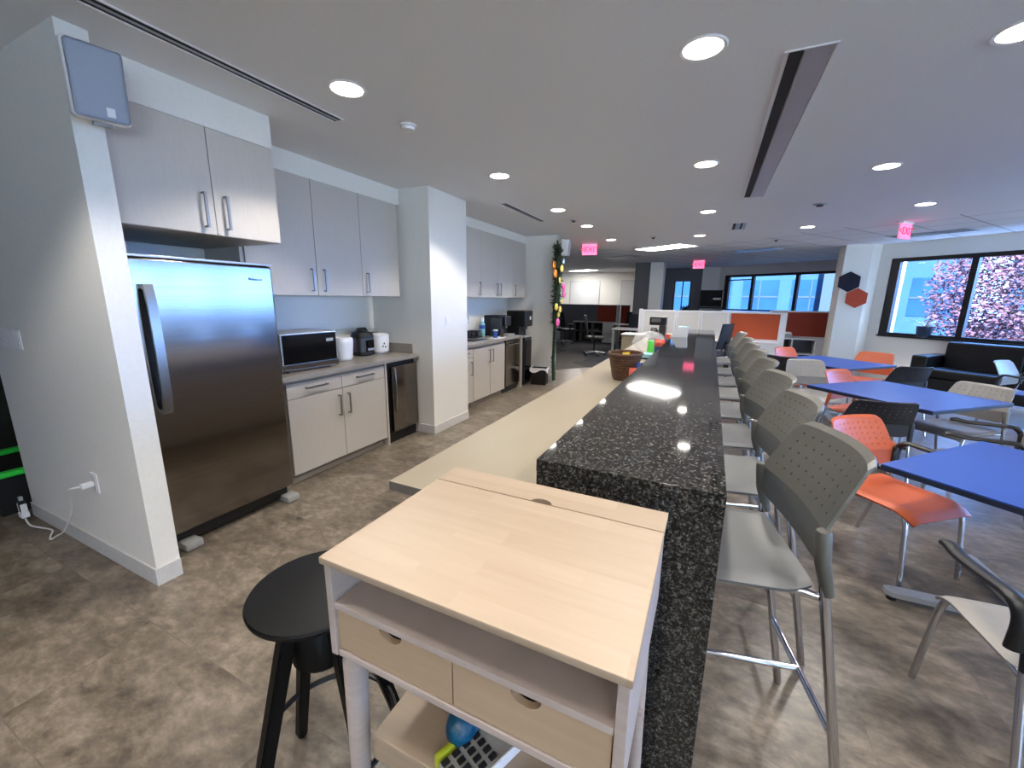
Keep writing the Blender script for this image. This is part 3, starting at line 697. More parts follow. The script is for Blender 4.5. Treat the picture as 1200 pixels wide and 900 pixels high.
b = B(); b.grid(liner, 48, 4); bmesh.ops.remove_doubles(b.bm, verts=b.bm.verts, dist=1e-5); obj('liner', b, 'white', t, solid=.002)
b = B(); b.box(.151,.153,-.03,.03,.2,.25); obj('label_tag', b, 'white', t)

# light switch on the column, switches and outlet on near wall, speaker
def switch_plate(name, label, loc, rz, gangs, rows=1):
    t = thing(name, label, 'light switch', loc, rz); w = .035+.023*(gangs-1)
    obj('plate', B().box(-w,w,-.006,0,-.058*rows,.058*rows,.002), 'white', t)
    for r in range(rows):
        for k in range(gangs):
            x = (k-(gangs-1)/2)*.046; z = (r-(rows-1)/2)*.115; obj('rocker', B().box(x-.016,x+.016,-.01,-.006,z-.033,z+.033,.002), 'white', t)
switch_plate('light_switch', 'single white light switch on the white column', (-2.735,3.97,1.28), R(90), 1)
t = thing('light_switch', 'bank of white light switches on the near left wall', 'light switch', (-3.86,.935,1.27))
obj('plate', B().box(-.18,.17,-.006,0,-.06,.06,.002), 'white', t)
for k in range(7):
    for z in (-.028,.028): obj('rocker', B().box(-.165+.047*k,-.165+.047*k+.04,-.011,-.006,z-.024,z+.024,.003), 'white', t)
t = thing('wall_outlet', 'white wall outlet with plugged charger low on the near wall', 'outlet', (-3.085,.935,.485))
obj('plate', B().box(-.036,.036,-.006,0,-.06,.06,.002), 'white', t); obj('socket', B().box(-.018,.018,-.009,-.006,-.05,.05,.002), 'whitelam', t)
t = thing('charging_cable', 'white charging cable hanging from the outlet to the floor', 'cable', (-3.3,.88,0))
obj('plug', B().box(-3.1,-3.07,.87,.925,.47,.5,.006), 'white', t, True)
pts = [(-3.085,.87,.485),(-3.14,.84,.47),(-3.24,.87,.4),(-3.36,.885,.25),(-3.5,.88,.1),(-3.62,.87,.03),(-3.66,.85,.006),(-3.72,.87,.006),(-3.8,.9,.006),(-3.9,.88,.006),(-4.0,.86,.006),(-4.06,.86,.02),(-4.08,.86,.05)]
def smooth(p, n=6):
    out = []
    for i in range(len(p)-1):
        p0 = Vector(p[max(i-1,0)]); p1 = Vector(p[i]); p2 = Vector(p[i+1]); p3 = Vector(p[min(i+2,len(p)-1)])
        for k in range(n):
            t_ = k/n; out.append(.5*((2*p1)+(p2-p0)*t_+(2*p0-5*p1+4*p2-p3)*t_*t_+(3*p1-p0-3*p2+p3)*t_**3))
    return out+[Vector(p[-1])]
obj('cord', B().tube(smooth(pts), .005, 8), 'white', t, True)
b = B(); b.box(-4.11,-4.05,.84,.88,.05,.09,.006).box(-4.112,-4.1,.845,.875,.09,.15,.003).box(-4.06,-4.048,.845,.875,.09,.15,.003); obj('connector', b, 'white', t, True)
obj('connector_core', B().box(-4.095,-4.065,.845,.875,.09,.17,.004), 'black', t, True); obj('connector_tip', B().box(-4.092,-4.068,.85,.87,.171,.2,.003), 'alu', t, True)
t = thing('recycling_bin', 'dark bin with bright green rim past the end of the near wall', 'bin', (-4.62,1.1,0))
b = B(); taper_box(b,.28,.28,.32,.32,0,.29); obj('tub', b, 'dark', t, solid=.01)
b = B(); b.box(-.35,.35,-.35,-.29,.29,.33,.01).box(-.35,.35,.29,.35,.29,.33,.01).box(-.35,-.29,-.29,.29,.29,.33,.01).box(.29,.35,-.29,.29,.29,.33,.01); obj('rim', b, 'lime', t)
def speaker(name, label, m4, w, h, d):
    t = thing(name, label, 'speaker', m4.to_translation())
    T = XF[t.name].inverted() @ m4
    obj('cabinet', B().box(-d,0,-w/2,w/2,-h/2,h/2,.018,4).xf(T), 'white', t)
    obj('grille', B().box(.0005,.006,-w/2+.008,w/2-.008,-h/2+.008,h/2-.008,.014,3).xf(T), 'speaker', t)
    obj('badge', B().box(.0062,.0085,.012,.04,-h/2+.025,-h/2+.06,.002).xf(T), 'white', t)
    obj('bracket', B().box(-d-.05,-d-.001,-.03,.03,-.06,.06).box(-d*.8,-d*.3,-.03,.03,-h/2-.015,-h/2-.001).xf(T), 'grey', t)
speaker('wall_speaker', 'grey grille loudspeaker with white rim mounted on the near wall end', Matrix.Translation((-2.4,.985,2.405)) @ Matrix.Rotation(R(-9),4,'Z') @ Matrix.Rotation(R(10),4,'Y') @ Matrix.Rotation(R(2),4,'X'), .19, .285, .06)
speaker('wall_speaker', 'white loudspeaker on the corner above the garland', Matrix.Translation((-2.4,7.34,2.43)) @ Matrix.Rotation(R(10),4,'Z') @ Matrix.Rotation(R(4),4,'Y'), .19, .28, .14)

# garland on the end-wall corner
t = thing('flower_garland', 'dark green garland with orange, yellow and pink flowers on the corner', 'garland', (-2.56,7.2,0))
gp = smooth([(-2.57,7.2,2.5),(-2.56,7.2,2.35),(-2.54,7.19,2.0),(-2.55,7.2,1.6),(-2.56,7.2,1.2),(-2.57,7.2,.8),(-2.575,7.2,.4),(-2.55,7.18,.06)], 10)
gp = [p+Vector((.04,-.12,0)) for p in gp]
b = B(); rs = [.012 if p.z > 2.3 else (.06 if p.z > 1.1 else .032) for p in gp]
b.tube(gp, rs, 8)
for k in range(900):
    q = gp[random.randrange(len(gp)-1)]; big = q.z > 1.05
    rr = .15 if big else .06
    if q.z > 2.42: rr = .03
    a = random.uniform(0,2*PI); el = random.uniform(-.9,.9); L0 = rr*random.uniform(.5,1.0)
    d = Vector((math.cos(a)*math.cos(el), math.sin(a)*math.cos(el), math.sin(el))); s_ = d.orthogonal().normalized()*.012; base = q+Vector((0,0,random.uniform(-.05,.05)))
    v = [b.bm.verts.new(base), b.bm.verts.new(base+d*L0*.5+s_), b.bm.verts.new(base+d*L0), b.bm.verts.new(base+d*L0*.5-s_)]
    b.bm.faces.new(v)
obj('greenery', b, 'leafgreen', t, True, sharp=180)
def flower(p, r, m):
    b = B()
    for k in range(7):
        a = 2*PI*k/7; d = Vector((.5, math.cos(a), math.sin(a))).normalized()
        b.sphere(Vector(p)+d*r*.6, r*.5, .6, 1, 1, 8, 6)
    b.sphere(Vector(p)+Vector((.3*r,-.3*r,0)), r*.4, 1, 1, 1, 8, 6)
    obj('flower', b, m, t, True)
for p, r, m in (((-2.6,7.1,2.12),.07,'flo'),((-2.57,7.1,1.97),.075,'flo'),((-2.46,7.12,2.06),.06,'fly'),((-2.44,7.15,2.18),.05,'flb'),((-2.48,7.1,1.86),.05,'fly'),((-2.42,7.12,1.74),.07,'flp'),((-2.41,7.14,1.62),.065,'flp'),((-2.43,7.12,1.5),.04,'fly'),((-2.53,7.1,1.4),.065,'fly'),((-2.46,7.1,1.36),.06,'fly'),((-2.48,7.1,1.27),.05,'fly'),((-2.5,7.1,1.13),.075,'flp')): flower((p[0]+.04,p[1]-.13,p[2]), r, m)

# ------------------------------------------------------------------ bar
t = thing('bar_counter', 'long raised bar with black speckled granite top and waterfall end', 'bar', (-.17,4.2,0))
obj('granite_top', B().box(-.435,.083,1.09,7.45,1.03,1.07,.002), 'granite', t, True)
obj('end_panel', B().box(-.435,.083,1.092,1.132,0,1.029,.003), 'granite', t, True)
obj('knee_wall', B().box(-.43,-.3,1.133,7.42,0,1.029), 'wall', t, True)
obj('kick_base', B().box(-.3,-.285,1.14,7.4,0,.1), 'base', t, True)
t = thing('prep_counter', 'long beige laminate counter running beside the granite bar', 'counter', (-.7,4.2,0))
obj('top', B().box(-.985,-.437,1.045,7.45,.865,.9,.003), 'beige', t, True)
obj('front_edge', B().box(-.984,-.44,1.0445,1.0448,.866,.899), 'beigeedge', t, True)
obj('cabinet_body', B().box(-.93,-.44,1.15,7.4,.1,.864), 'cabgrey', t, True)
obj('toe_kick', B().box(-.86,-.44,1.2,7.35,0,.099), 'cabgrey', t, True)

# things on the beige counter
t = thing('wicker_basket', 'brown wicker basket with snacks on the beige counter', 'basket', (-.6,3.42,.9))
obj('bowl', B().lathe([(0,.004),(.09,.004),(.1,.03),(.125,.17),(.135,.215),(.127,.215),(.117,.17),(.092,.03),(.08,.014),(0,.014)], seg=32, sy=1.25), 'wicker', t)
obj('rim', B().tube([(.133*math.cos(a),.166*math.sin(a),.215) for a in [2*PI*k/28 for k in range(28)]], .011, 8, True), 'wicker', t)
def packet(label, loc, rz, tilt, m, w, h):
    b = B(); b.grid(lambda u, v: ((u-.5)*w, (.5-abs(u-.5))*(.5-abs(v-.5))*.16, (v)*h), 8, 8); b.grid(lambda u, v: ((u-.5)*w, -(.5-abs(u-.5))*(.5-abs(v-.5))*.16, (v)*h), 8, 8)
    bmesh.ops.remove_doubles(b.bm, verts=b.bm.verts, dist=1e-5)
    b.xf(Matrix.Translation(loc) @ Matrix.Rotation(rz,4,'Z') @ Matrix.Rotation(tilt,4,'X')); return tag(obj('snack_packet', b, m), label, 'packet', 'snack packets')
packet('red snack packet standing beside the wicker basket', (-.485,3.2,.903), R(15), R(0), 'redpk', .08, .13)
packet('blue snack packet behind the red one by the basket', (-.462,3.3,.903), R(10), R(0), 'bluepk', .05, .16)
packet('yellow snack packet deepest in the wicker basket', (-.6,3.45,.92), R(60), R(0), 'yellowpk', .09, .2)
t = thing('flat_box', 'pale blue flat box lying on the beige counter behind the basket', 'box', (-.66,4.75,.9), R(3))
obj('lid', B().box(-.12,.12,-.09,.09,.02,.06,.004), 'ltblue', t); obj('tray', B().box(-.115,.115,-.085,.085,0,.0195), 'dark', t)
t = thing('plastic_cup', 'bright green plastic cup upside down beside the plastic bag', 'cup', (-.6,5.05,.9)); obj('cup', B().lathe([(.047,0),(.047,.012),(.044,.013),(.034,.17),(.03,.178),(0,.178)], seg=24), 'cup', t)
packet('red and blue snack bag inside the clear plastic bag', (-.52,5.3,.905), R(5), R(-6), 'bluepk', .15, .17)
packet('red topped sweets packet inside the clear plastic bag', (-.52,5.24,.99), R(5), R(-6), 'redpk', .12, .09)
def bagf(u, v):
    a = 2*PI*u; r = .19*math.sin(PI*min(1,v*.92+.08))**.55*(1+.1*math.sin(5*a+7*v)+.06*math.sin(11*a-9*v)); return (-.66+r*math.cos(a)*1.05, 5.42+r*math.sin(a)*.9, .903+.25*v+.015*math.sin(7*a)*v)
b = B(); b.grid(bagf, 40, 16); tag(obj('plastic_bag', b, 'film', sharp=180), 'crumpled clear plastic bag bulging on the beige counter', 'bag')
t = thing('coffee_maker', 'black drip coffee maker with steel panel at the counter end', 'coffee maker', (-.74,7.0,.9))
obj('base', B().box(-.13,.13,-.1,.12,0,.04,.008), 'black', t); obj('tower', B().box(.02,.12,-.09,.11,.041,.25,.01), 'steeldk', t); obj('head', B().box(-.13,.12,-.1,.12,.251,.38,.015,3), 'black', t)
obj('steel_panel', B().box(-.1,.04,-.104,-.1,.3,.36,.002), 'handle', t)
obj('carafe', B().lathe([(0,.0),(.06,.0),(.072,.05),(.06,.12),(.045,.15),(.048,.16)], (-.06,0,.042), 22), 'carafe', t)
obj('carafe_handle', B().tube([(.0,-.05,.16),(.05,-.09,.17),(.05,-.09,.08),(.0,-.06,.07)], .008), 'black', t)
t = thing('snack_tub', 'small tub with red lid beside the coffee maker', 'tub', (-.5,6.35,.9)); obj('tub', B().lathe([(0,0),(.05,0),(.06,.11),(.058,.11)], seg=22), 'beige', t); obj('lid', B().lathe([(.063,.108),(.063,.16),(.056,.165),(0,.167)], seg=22), 'redpk', t)
t = thing('paper_tray', 'white box with pale top standing by the granite at the bar end', 'box', (-.34,5.9,1.07), R(0))
obj('box', B().extr([(-.12,-.12,0),(.09,-.12,0),(.1,-.12,.13),(-.03,-.12,.13)], (0,.2,0)), 'whitelam', t); obj('top_sky_sheen', B().box(-.03,.1,-.11,.08,.131,.136), 'ltblue', t)  # pale blue top strip paints the sky's reflection onto the box

# ------------------------------------------------------------------ standing desk in front
DX0, DX1, DY0, DY1, DZ = -.665, -.045, .495, 1.0, 1.035
t = thing('standing_desk', 'pale birch standing desk with drawers in the foreground', 'desk', ((DX0+DX1)/2,(DY0+DY1)/2,0))
ys = .905
obj('worktop', B().box(DX0,DX1,DY0,ys-.001,DZ-.016,DZ,.003), 'birch', t, True)
xc = -.345; pl = [(DX0,ys+.001)]+[(DX0,DY1),(DX1,DY1),(DX1,ys+.001)]+[(xc+.028*math.cos(a), ys+.001+.02*math.sin(a)) for a in [PI*k/10 for k in range(11)]]
obj('back_flap', B().prism(pl, DZ-.016, DZ), 'birch', t, True)
bz = .8
for x in (DX0+.004, DX1-.022): obj('side_panel', B().box(x,x+.018,DY0+.008,DY1-.004,bz,DZ-.017,.002), 'birchgrey', t, True)
xi0, xi1 = DX0+.0225, DX1-.0225
obj('bottom_panel', B().box(xi0,xi1,DY0+.01,DY1-.006,bz,bz+.016,.002), 'birchgrey', t, True)
obj('shelf', B().box(xi0,xi1,DY0+.01,DY1-.006,.915,.93,.002), 'birchgrey', t, True)
obj('back_panel', B().box(xi0,xi1,DY1-.025,DY1-.0065,bz+.017,.914).box(xi0,xi1,DY1-.025,DY1-.0065,.931,DZ-.018), 'birchgrey', t, True)
xm = (xi0+xi1)/2
for a, c in ((xi0+.002,xm-.0015),(xm+.0015,xi1-.002)):
    m_ = (a+c)/2; z0, z1 = bz+.018, .912; y = DY0+.014
    po = [(a,y,z0),(c,y,z0),(c,y,z1)]+[(m_+.028*math.cos(q),y,z1-.024*math.sin(q)) for q in [PI*k/12 for k in range(13)]]+[(a,y,z1)]
    dw = obj('drawer', B().extr(po, (0,.014,0)), 'drawer', t, True)
    obj('drawer_tray', B().box(a+.004,c-.004,y+.016,y+.4,z0+.001,z0+.008).box(a+.004,a+.014,y+.016,y+.4,z0+.008,z1-.03).box(c-.014,c-.004,y+.016,y+.4,z0+.008,z1-.03), 'dark', dw, True)
for sx, x in ((-1,DX0+.05),(1,DX1-.05)):
    for sy, y in ((-1,DY0+.04),(1,DY1-.05)):
        obj('leg', B().tube([(x,y,bz-.001),(x+sx*.01,y+sy*.003,bz-.02),(x+sx*.035,y+(.0 if sy<0 else -.01),.03),(x+sx*.036,y,0)], [.026,.026,.016,.015], 16), 'birchgrey', t, True)
obj('lower_shelf', B().box(-.585,-.13,.525,.95,.53,.6,.006), 'birch', t, True)
obj('shelf_rail', B().cyl((-.655,.57,.52),(-.055,.57,.52),.008).cyl((-.655,.91,.52),(-.055,.91,.52),.008), 'birchgrey', t, True)
# on the lower shelf
b = B(); b.sphere((-.4,.612,.638), .038, .92, 1.25, 1.0, 24, 16); tag(obj('toy_egg', b, 'teal'), 'turquoise glitter egg on the lower shelf of the birch desk', 'ornament')
t = thing('remote_calculator', 'grey keypad device with lime green edge beside the turquoise egg', 'keypad', (-.335,.605,.6), R(-22))
obj('case', B().box(-.038,.038,-.1,.1,.002,.026,.006), 'grey', t); obj('edge_strip', B().box(-.054,-.039,-.1,.1,0,.034,.005), 'limegreen', t); obj('side_strip', B().box(.039,.044,-.1,.1,.0,.028,.002), 'white', t)
for r in range(7):
    for c in range(4):
        if r == 4: continue
        x = -.0275+.0183*c; y = -.088+.026*r; obj('key', B().box(x-.0062,x+.0062,y-.0085,y+.0085,.0262,.031,.002), 'dark' if r < 4 else 'alu', t)

# black adjustable stool
t = thing('swivel_stool', 'round black wooden stool beside the birch desk', 'stool', (-.935,.685,0), R(-12))
obj('seat', B().lathe([(0,.705),(.12,.705),(.165,.712),(.178,.722),(.18,.732),(.176,.738),(.165,.74),(0,.738)], seg=48), 'blackwood', t)
obj('seat_block', B().lathe([(0,.66),(.06,.66),(.065,.67),(.065,.704),(0,.704)], seg=24), 'blackwood', t)
obj('screw', B().lathe([(0,.5),(.022,.5),(.022,.66),(0,.66)], seg=16), 'steeldk', t)
obj('hub', B().lathe([(0,.52),(.075,.52),(.083,.53),(.083,.63),(.076,.645),(.055,.655),(0,.655)], seg=24), 'blackwood', t)
for k in range(4):
    a = PI/2*k+PI/4+R(-47); d = Vector((math.cos(a),math.sin(a),0)); s_ = Vector((-math.sin(a),math.cos(a),0))*.019
    b = B(); p0 = d*.07+Vector((0,0,.655)); p1 = d*.255
    th = d*.018
    va = [b.bm.verts.new(p) for p in (p0+s_+th*2.2,p0-s_+th*2.2,p0-s_-th*.2,p0+s_-th*.2)]; vb = [b.bm.verts.new(p) for p in (p1+s_*.8+th,p1-s_*.8+th,p1-s_*.8-th,p1+s_*.8-th)]
    b.bm.faces.new(va); b.bm.faces.new(vb[::-1])
    for q in range(4): b.bm.faces.new((va[q],va[(q+1)%4],vb[(q+1)%4],vb[q]))
    bmesh.ops.bevel(b.bm, geom=list(b.bm.edges), offset=.004, segments=2, affect='EDGES')
    obj('leg', b, 'blackwood', t)
obj('foot_ring', B().tube([(.19*math.cos(2*PI*k/40),.19*math.sin(2*PI*k/40),.235) for k in range(40)], .009, 8, True), 'black', t)

# ------------------------------------------------------------------ perforated back chairs
def panel_mesh(zb, xp):
    """backrest shell: two posts at y = +-.235; crease at zb+.1, top at zb+.3; local facing +X"""
    def f(u, v):
        s = 2*u-1
        if v < .3: q = v/.3; z = zb+.1*q; x = xp; tl = 0
        else: tl = (v-.3)/.7; z = zb+.1+.2*tl; x = xp-.095*tl
        x -= .045*(1-s*s)*(.35+.65*(v if v < 1 else 1))
        w = .234*(1-.12*tl-.03*tl**6)
        z -= .014*max(0,(abs(s)-.8)/.2)**2.5*(tl**4) - .02*max(0,(abs(s)-.7)/.3)**2*(1-min(1,v/.3))
        if tl > .93: x -= .012*(tl-.93)/.07
        return (x, s*w, z)
    us = [0,.06]+[.06+.88*k/9 for k in range(1,10)]+[1]
    vs = [0,.15,.3,.36]+[.36+.54*k/5 for k in range(1,6)]+[.95,1]
    b = B(); b.perforated(f, us, vs, lambda i, j: 1 <= i <= 9 and 3 <= j <= 7, (.0082,.0145))
    return b
def seat_mesh(z, x0, x1):
    def f(u, v):
        x = x0+(x1-x0)*u; s = 2*v-1
        zz = z-.016*math.cos(s*PI/2)*math.sin(PI*min(1,u*1.1))
        if u > .7: zz -= .05*((u-.7)/.3)**2.2
        if u < .15: zz += .01*(1-u/.15)
        zz -= .012*max(0,(abs(s)-.8)/.2)**2
        w = .232*(1-.1*max(0,(.2-u)/.2)**2-.05*max(0,(u-.85)/.15)**2)
        return (x, s*w, zz)
    return B().grid(f, 18, 16)
def make_stool(label, back='stoolshaded'):
    t = thing('bar_stool', label, 'bar stool', (0,0,0), 0, 'perforated grey bar stools along the bar')
    obj('seat', seat_mesh(.77,-.21,.22), 'seatgrey', t, solid=.011, sharp=60)
    obj('backrest', panel_mesh(.845,-.2), back, t, solid=.008, sharp=21)
    for s in (-1,1):
        obj('leg', B().tube(smooth([(-.375,s*.238,0),(-.295,s*.237,.42),(-.23,s*.236,.76),(-.205,s*.236,.9)],5), .0135, 12), 'chrome', t)
        obj('leg', B().tube(smooth([(.25,s*.225,0),(.2,s*.215,.42),(.165,s*.2,.7),(.1,s*.19,.738),(-.1,s*.19,.742),(-.22,s*.23,.75)],5), .0125, 12), 'chrome', t)
        obj('post_cap', B().tube([(-.236,s*.237,.765),(-.21,s*.237,.86),(-.2,s*.237,.945),(-.199,s*.237,.953)], [.0165,.0195,.0195,.016], 14), back, t)
    obj('footrest', B().cyl((-.318,-.237,.3),(-.318,.237,.3),.011).cyl((-.32,0,.3),(.215,0,.3),.011).cyl((.215,-.217,.3),(.215,.217,.3),.011), 'chrome', t)
    obj('seat_brace', B().cyl((-.17,-.2,.735),(-.17,.2,.735),.01).cyl((.08,-.195,.737),(.08,.195,.737),.01), 'chrome', t)
    return t
SY = [1.44,2.08,2.69,3.33,3.94,4.54,5.2,6.1]
SL = ['grey perforated bar stool nearest the camera','second grey bar stool from the front of the bar','third grey bar stool from the front of the bar','fourth grey bar stool from the front of the bar','fifth grey bar stool from the front, mid bar','sixth grey bar stool from the front, past mid bar','seventh grey bar stool from the front, next to farthest','farthest grey bar stool, standing apart at the bar end']
st0 = make_stool(SL[0])
SR = [192,189,193,189,188,190,187,190]
for i, y in enumerate(SY):
    x = .085 if i == 0 else .1; o = st0 if i == 0 else dup(st0, (x,y,0), R(SR[i]), SL[i])
    o.location = (x,y,0); o.rotation_euler.z = R(SR[i])

def make_chair(label, c_back, c_seat, arms):
    t = thing('guest_chair', label, 'chair', (0,0,0))
    obj('seat', seat_mesh(.455,-.21,.23), c_seat, t, solid=.011, sharp=60)
    obj('backrest', panel_mesh(.53,-.2), c_back, t, solid=.008, sharp=21)
    for s in (-1,1):
        obj('leg', B().tube(smooth([(-.33,s*.245,0),(-.27,s*.24,.22),(-.215,s*.237,.45),(-.2,s*.237,.58)],5), .0125, 12), 'chrome', t)
        obj('leg', B().tube(smooth([(.23,s*.228,0),(.205,s*.222,.25),(.185,s*.215,.395),(.14,s*.205,.428),(0,s*.2,.43),(-.2,s*.225,.435)],5), .0125, 12), 'chrome', t)
        obj('post_cap', B().tube([(-.218,s*.237,.47),(-.205,s*.237,.56),(-.2,s*.237,.635),(-.199,s*.237,.642)], [.0155,.0185,.0185,.015], 14), 'black' if arms else c_back, t)
        if arms:
            pts = smooth([(-.2,s*.265,.53),(-.2,s*.265,.63),(-.16,s*.27,.675),(-.06,s*.275,.672),(.06,s*.275,.665),(.13,s*.272,.672),(.16,s*.268,.666)],5)
            b = B(); n = len(pts)
            rg = []
            for k, p in enumerate(pts):
                d = (pts[min(k+1,n-1)]-pts[max(k-1,0)]).normalized(); y = Vector((0,1,0)); nn = d.cross(y).normalized(); w = .026; h = .014 if k > 9 else .018
                if k == n-1: w *= .5; h *= .5
                rg.append([b.bm.verts.new(p+y*w*math.cos(q)+nn*h*math.sin(q)) for q in [2*PI*j/12 for j in range(12)]])
            for a, c in zip(rg, rg[1:]):
                for j in range(12): b.bm.faces.new((a[j],a[(j+1)%12],c[(j+1)%12],c[j]))
            b.bm.faces.new(rg[0][::-1]); b.bm.faces.new(rg[-1])
            obj('armrest', b, 'black', t)
    obj('seat_brace', B().cyl((-.17,-.2,.425),(-.17,.2,.425),.009).cyl((.1,-.205,.424),(.1,.205,.424),.009), 'chrome', t)
    return t
PROTO = {}
def chair(kind, x, y, deg, label, group=None):
    cb, cs, arms = {'orange':('orange','orange',True),'orange_plain':('orange','orange',False),'grey':('chairgrey','chairgrey',True),'grey_plain':('chairgrey','chairgrey',False),'black':('chairblack','orange',False)}[kind]
    if kind not in PROTO:
        o = make_chair(label, cb, cs, arms); PROTO[kind] = o
        o.location = (x,y,0); o.rotation_euler.z = R(deg)
    else: o = dup(PROTO[kind], (x,y,0), R(deg), label)
    o['group'] = group or 'perforated chairs around the blue tables'
    return o
chair('orange', 1.1, 3.0, -50, 'orange armchair at the left corner of the nearest blue table')
chair('grey', 1.17, 1.83, 96, 'grey armchair with black arms in the bottom right corner')
chair('grey', 1.8, 3.92, 157, 'pale grey armchair at the right edge, between the two nearer tables')
chair('black', 1.21, 4.2, 99, 'charcoal perforated chair with orange seat behind the nearest orange chair')
chair('orange_plain', 1.52, 5.26, -42, 'orange chair on the left of the middle blue table')
chair('grey_plain', 1.2, 5.93, -78, 'pale grey chair between middle table and cubicle, facing the camera')
chair('orange_plain', 1.32, 7.5, -46, 'farthest left orange chair beside the farthest blue table')
chair('orange_plain', 2.08, 7.4, -122, 'orange chair in front of the pillar, behind the farthest table')
chair('black', 2.08, 6.5, 112, 'charcoal chair between the middle table and the black sofa')
chair('grey_plain', 2.07, 4.95, 217, 'tan grey chair tucked behind right corner of middle table')
chair('grey', 3.68, 7.25, -45, 'pale blue lit grey armchair in front of the black sofa')
chair('black', 1.1, 6.75, 55, 'dark navy backed chair at the left side of farthest table')

# blue tables
def make_table(label):
    t = thing('cafe_table', label, 'table', (0,0,0), 0, 'square blue tables')
    obj('tabletop', B().box(-.5,.5,-.5,.5,.735,.741,.001), 'blue', t)
    obj('edge_band', B().box(-.5,.5,-.5,.5,.708,.7345,.003), 'blueedge', t)
    obj('column', B().cyl((0,0,.05),(0,0,.7),.035,seg=20), 'chrome', t)
    obj('top_plate', B().box(-.2,.2,-.03,.03,.695,.7075).box(-.03,.03,-.2,.2,.682,.6945), 'black', t)
    b = B()
    for k in range(4):
        a = PI/2*k+PI/4; b.extr([(.03,-.04,.03),(.56,-.034,.028),(.585,-.02,.03),(.585,.02,.03),(.56,.034,.028),(.03,.04,.03)], (0,0,.028))
        n = 12
        bmesh.ops.rotate(b.bm, verts=b.bm.verts[-n:] if False else list(b.bm.verts)[-12:], cent=(0,0,0), matrix=Matrix.Rotation(a,3,'Z'))
    b.lathe([(.07,.028),(.075,.06),(.04,.075)], seg=20); obj('base', b, 'alu', t)
    for k in range(4):
        a = PI/2*k+PI/4; obj('glide', B().cyl((.55*math.cos(a),.55*math.sin(a),0),(.55*math.cos(a),.55*math.sin(a),.0275),.022), 'black', t)
    return t
tb = make_table('nearest blue square table at the right')
tb.location = (1.57,2.62,0); tb.rotation_euler.z = R(-43)
dup(tb, (1.64,4.81,0), R(-48), 'middle blue square table'); dup(tb, (1.56,6.95,0), R(-45), 'farthest blue square table, before the hexagon pillar'); dup(tb, (3.25,5.32,0), R(-45), 'blue table cut by the right edge, before the sofa')

# sofa along the window wall
T = Matrix(((D.x,NI.x,0,W0.x),(D.y,NI.y,0,W0.y),(0,0,1,0),(0,0,0,1)))
so = W0+D*2.3+NI*.42
t = thing('sofa', 'black leather sofa under the right window', 'sofa', (so.x,so.y,0))
def sp(name, s0, s1, t0, t1, z0, z1, bev): obj(name, B().box(s0,s1,t0,t1,z0,z1,bev,3).xf(T), 'blackleather', t, True)
sp('base', 1.22, 3.4, .08, .74, .06, .3, .02)
for s in (1.37,2.32): sp('seat_cushion', s, s+.94, .3, .78, .302, .46, .04)
for s in (1.37,2.32): sp('back_cushion', s, s+.94, .06, .3, .31, .9, .05)
sp('armrest', 1.14, 1.36, .06, .76, .06, .66, .03); sp('armrest', 3.27, 3.49, .06, .76, .06, .66, .03)
for s in (1.2,3.4):
    for q in (.12,.7): obj('foot', B().box(s-.02,s+.02,q-.02,q+.02,0,.06).xf(T), 'alu', t, True)
# plant on the sill
pp = W0+D*.9+NI*-.02
t = thing('potted_plant', 'pale leafed bromeliad in a dark blue pot on the window sill', 'plant', (pp.x,pp.y,.92))
obj('pot', B().lathe([(0,0),(.1,0),(.125,.03),(.15,.17),(.155,.2),(.14,.2),(.13,.17),(0,.17)], seg=28, sx=.8, sy=.8), 'pot', t)
b = B()
for k in range(22):
    a = random.uniform(0,2*PI); el = random.uniform(.35,1.3); L0 = random.uniform(.16,.32); d = Vector((math.cos(a)*math.cos(el),math.sin(a)*math.cos(el),math.sin(el))); sd = Vector((-math.sin(a),math.cos(a),0))
    prev = None
    for q in range(6):
        u = q/5; p = Vector((0,0,.17))+d*L0*u+Vector((math.cos(a),math.sin(a),-.6))*.07*u*u; w = .018*(1-u)**.7*(.6+.6*u)+.001
        r = [b.bm.verts.new(p-sd*w), b.bm.verts.new(p+sd*w)]
        if prev: b.bm.faces.new((prev[0],prev[1],r[1],r[0]))
        prev = r
obj('leaf_rosette', b, 'leafpale', t, sharp=180)
# hexagons on the pillar
def hexa(label, x, y, z, r, m):
    b = B(); b.extr([(x+r*math.cos(a),y,z+r*math.sin(a)) for a in [PI/6+PI/3*k for k in range(6)]], (0,-.02,0)); tag(obj('hexagon_panel', b, m), label, 'wall panel', 'hexagon felt panels')
hexa('navy hexagon panel on the pillar', 2.445, 10.578, 1.945, .2, 'navy'); hexa('coral red hexagon panel below the navy one', 2.61, 10.586, 1.625, .195, 'coral')

# ------------------------------------------------------------------ office area
def partition(name, label, x0, x1, y, z1, m, frame='whitelam', zb=0, group=None):
    t = thing(name, label, 'partition', ((x0+x1)/2,y,0), 0, group)
    obj('panel', B().box(x0+.03,x1-.03,y-.025,y+.025,zb+.06,z1-.03), m, t, True)
    b = B(); b.box(x0,x1,y-.03,y+.03,z1-.03,z1).box(x0,x0+.03,y-.03,y+.03,zb,z1-.03).box(x1-.03,x1,y-.03,y+.03,zb,z1-.03).box(x0+.03,x1-.03,y-.03,y+.03,zb,zb+.06); obj('frame', b, frame, t, True)
    return t
partition('cubicle_partition', 'leftmost pale grey partition behind the coffee maker', -1.42, -.7, 10.02, 1.32, 'lgrey')
partition('cubicle_partition', 'pale grey partition at the far end of the bar', -.69, -.2, 10.02, 1.32, 'lgrey')
partition('cubicle_partition', 'pale grey partition immediately left of the orange panel', -.19, .36, 10.02, 1.32, 'lgrey')
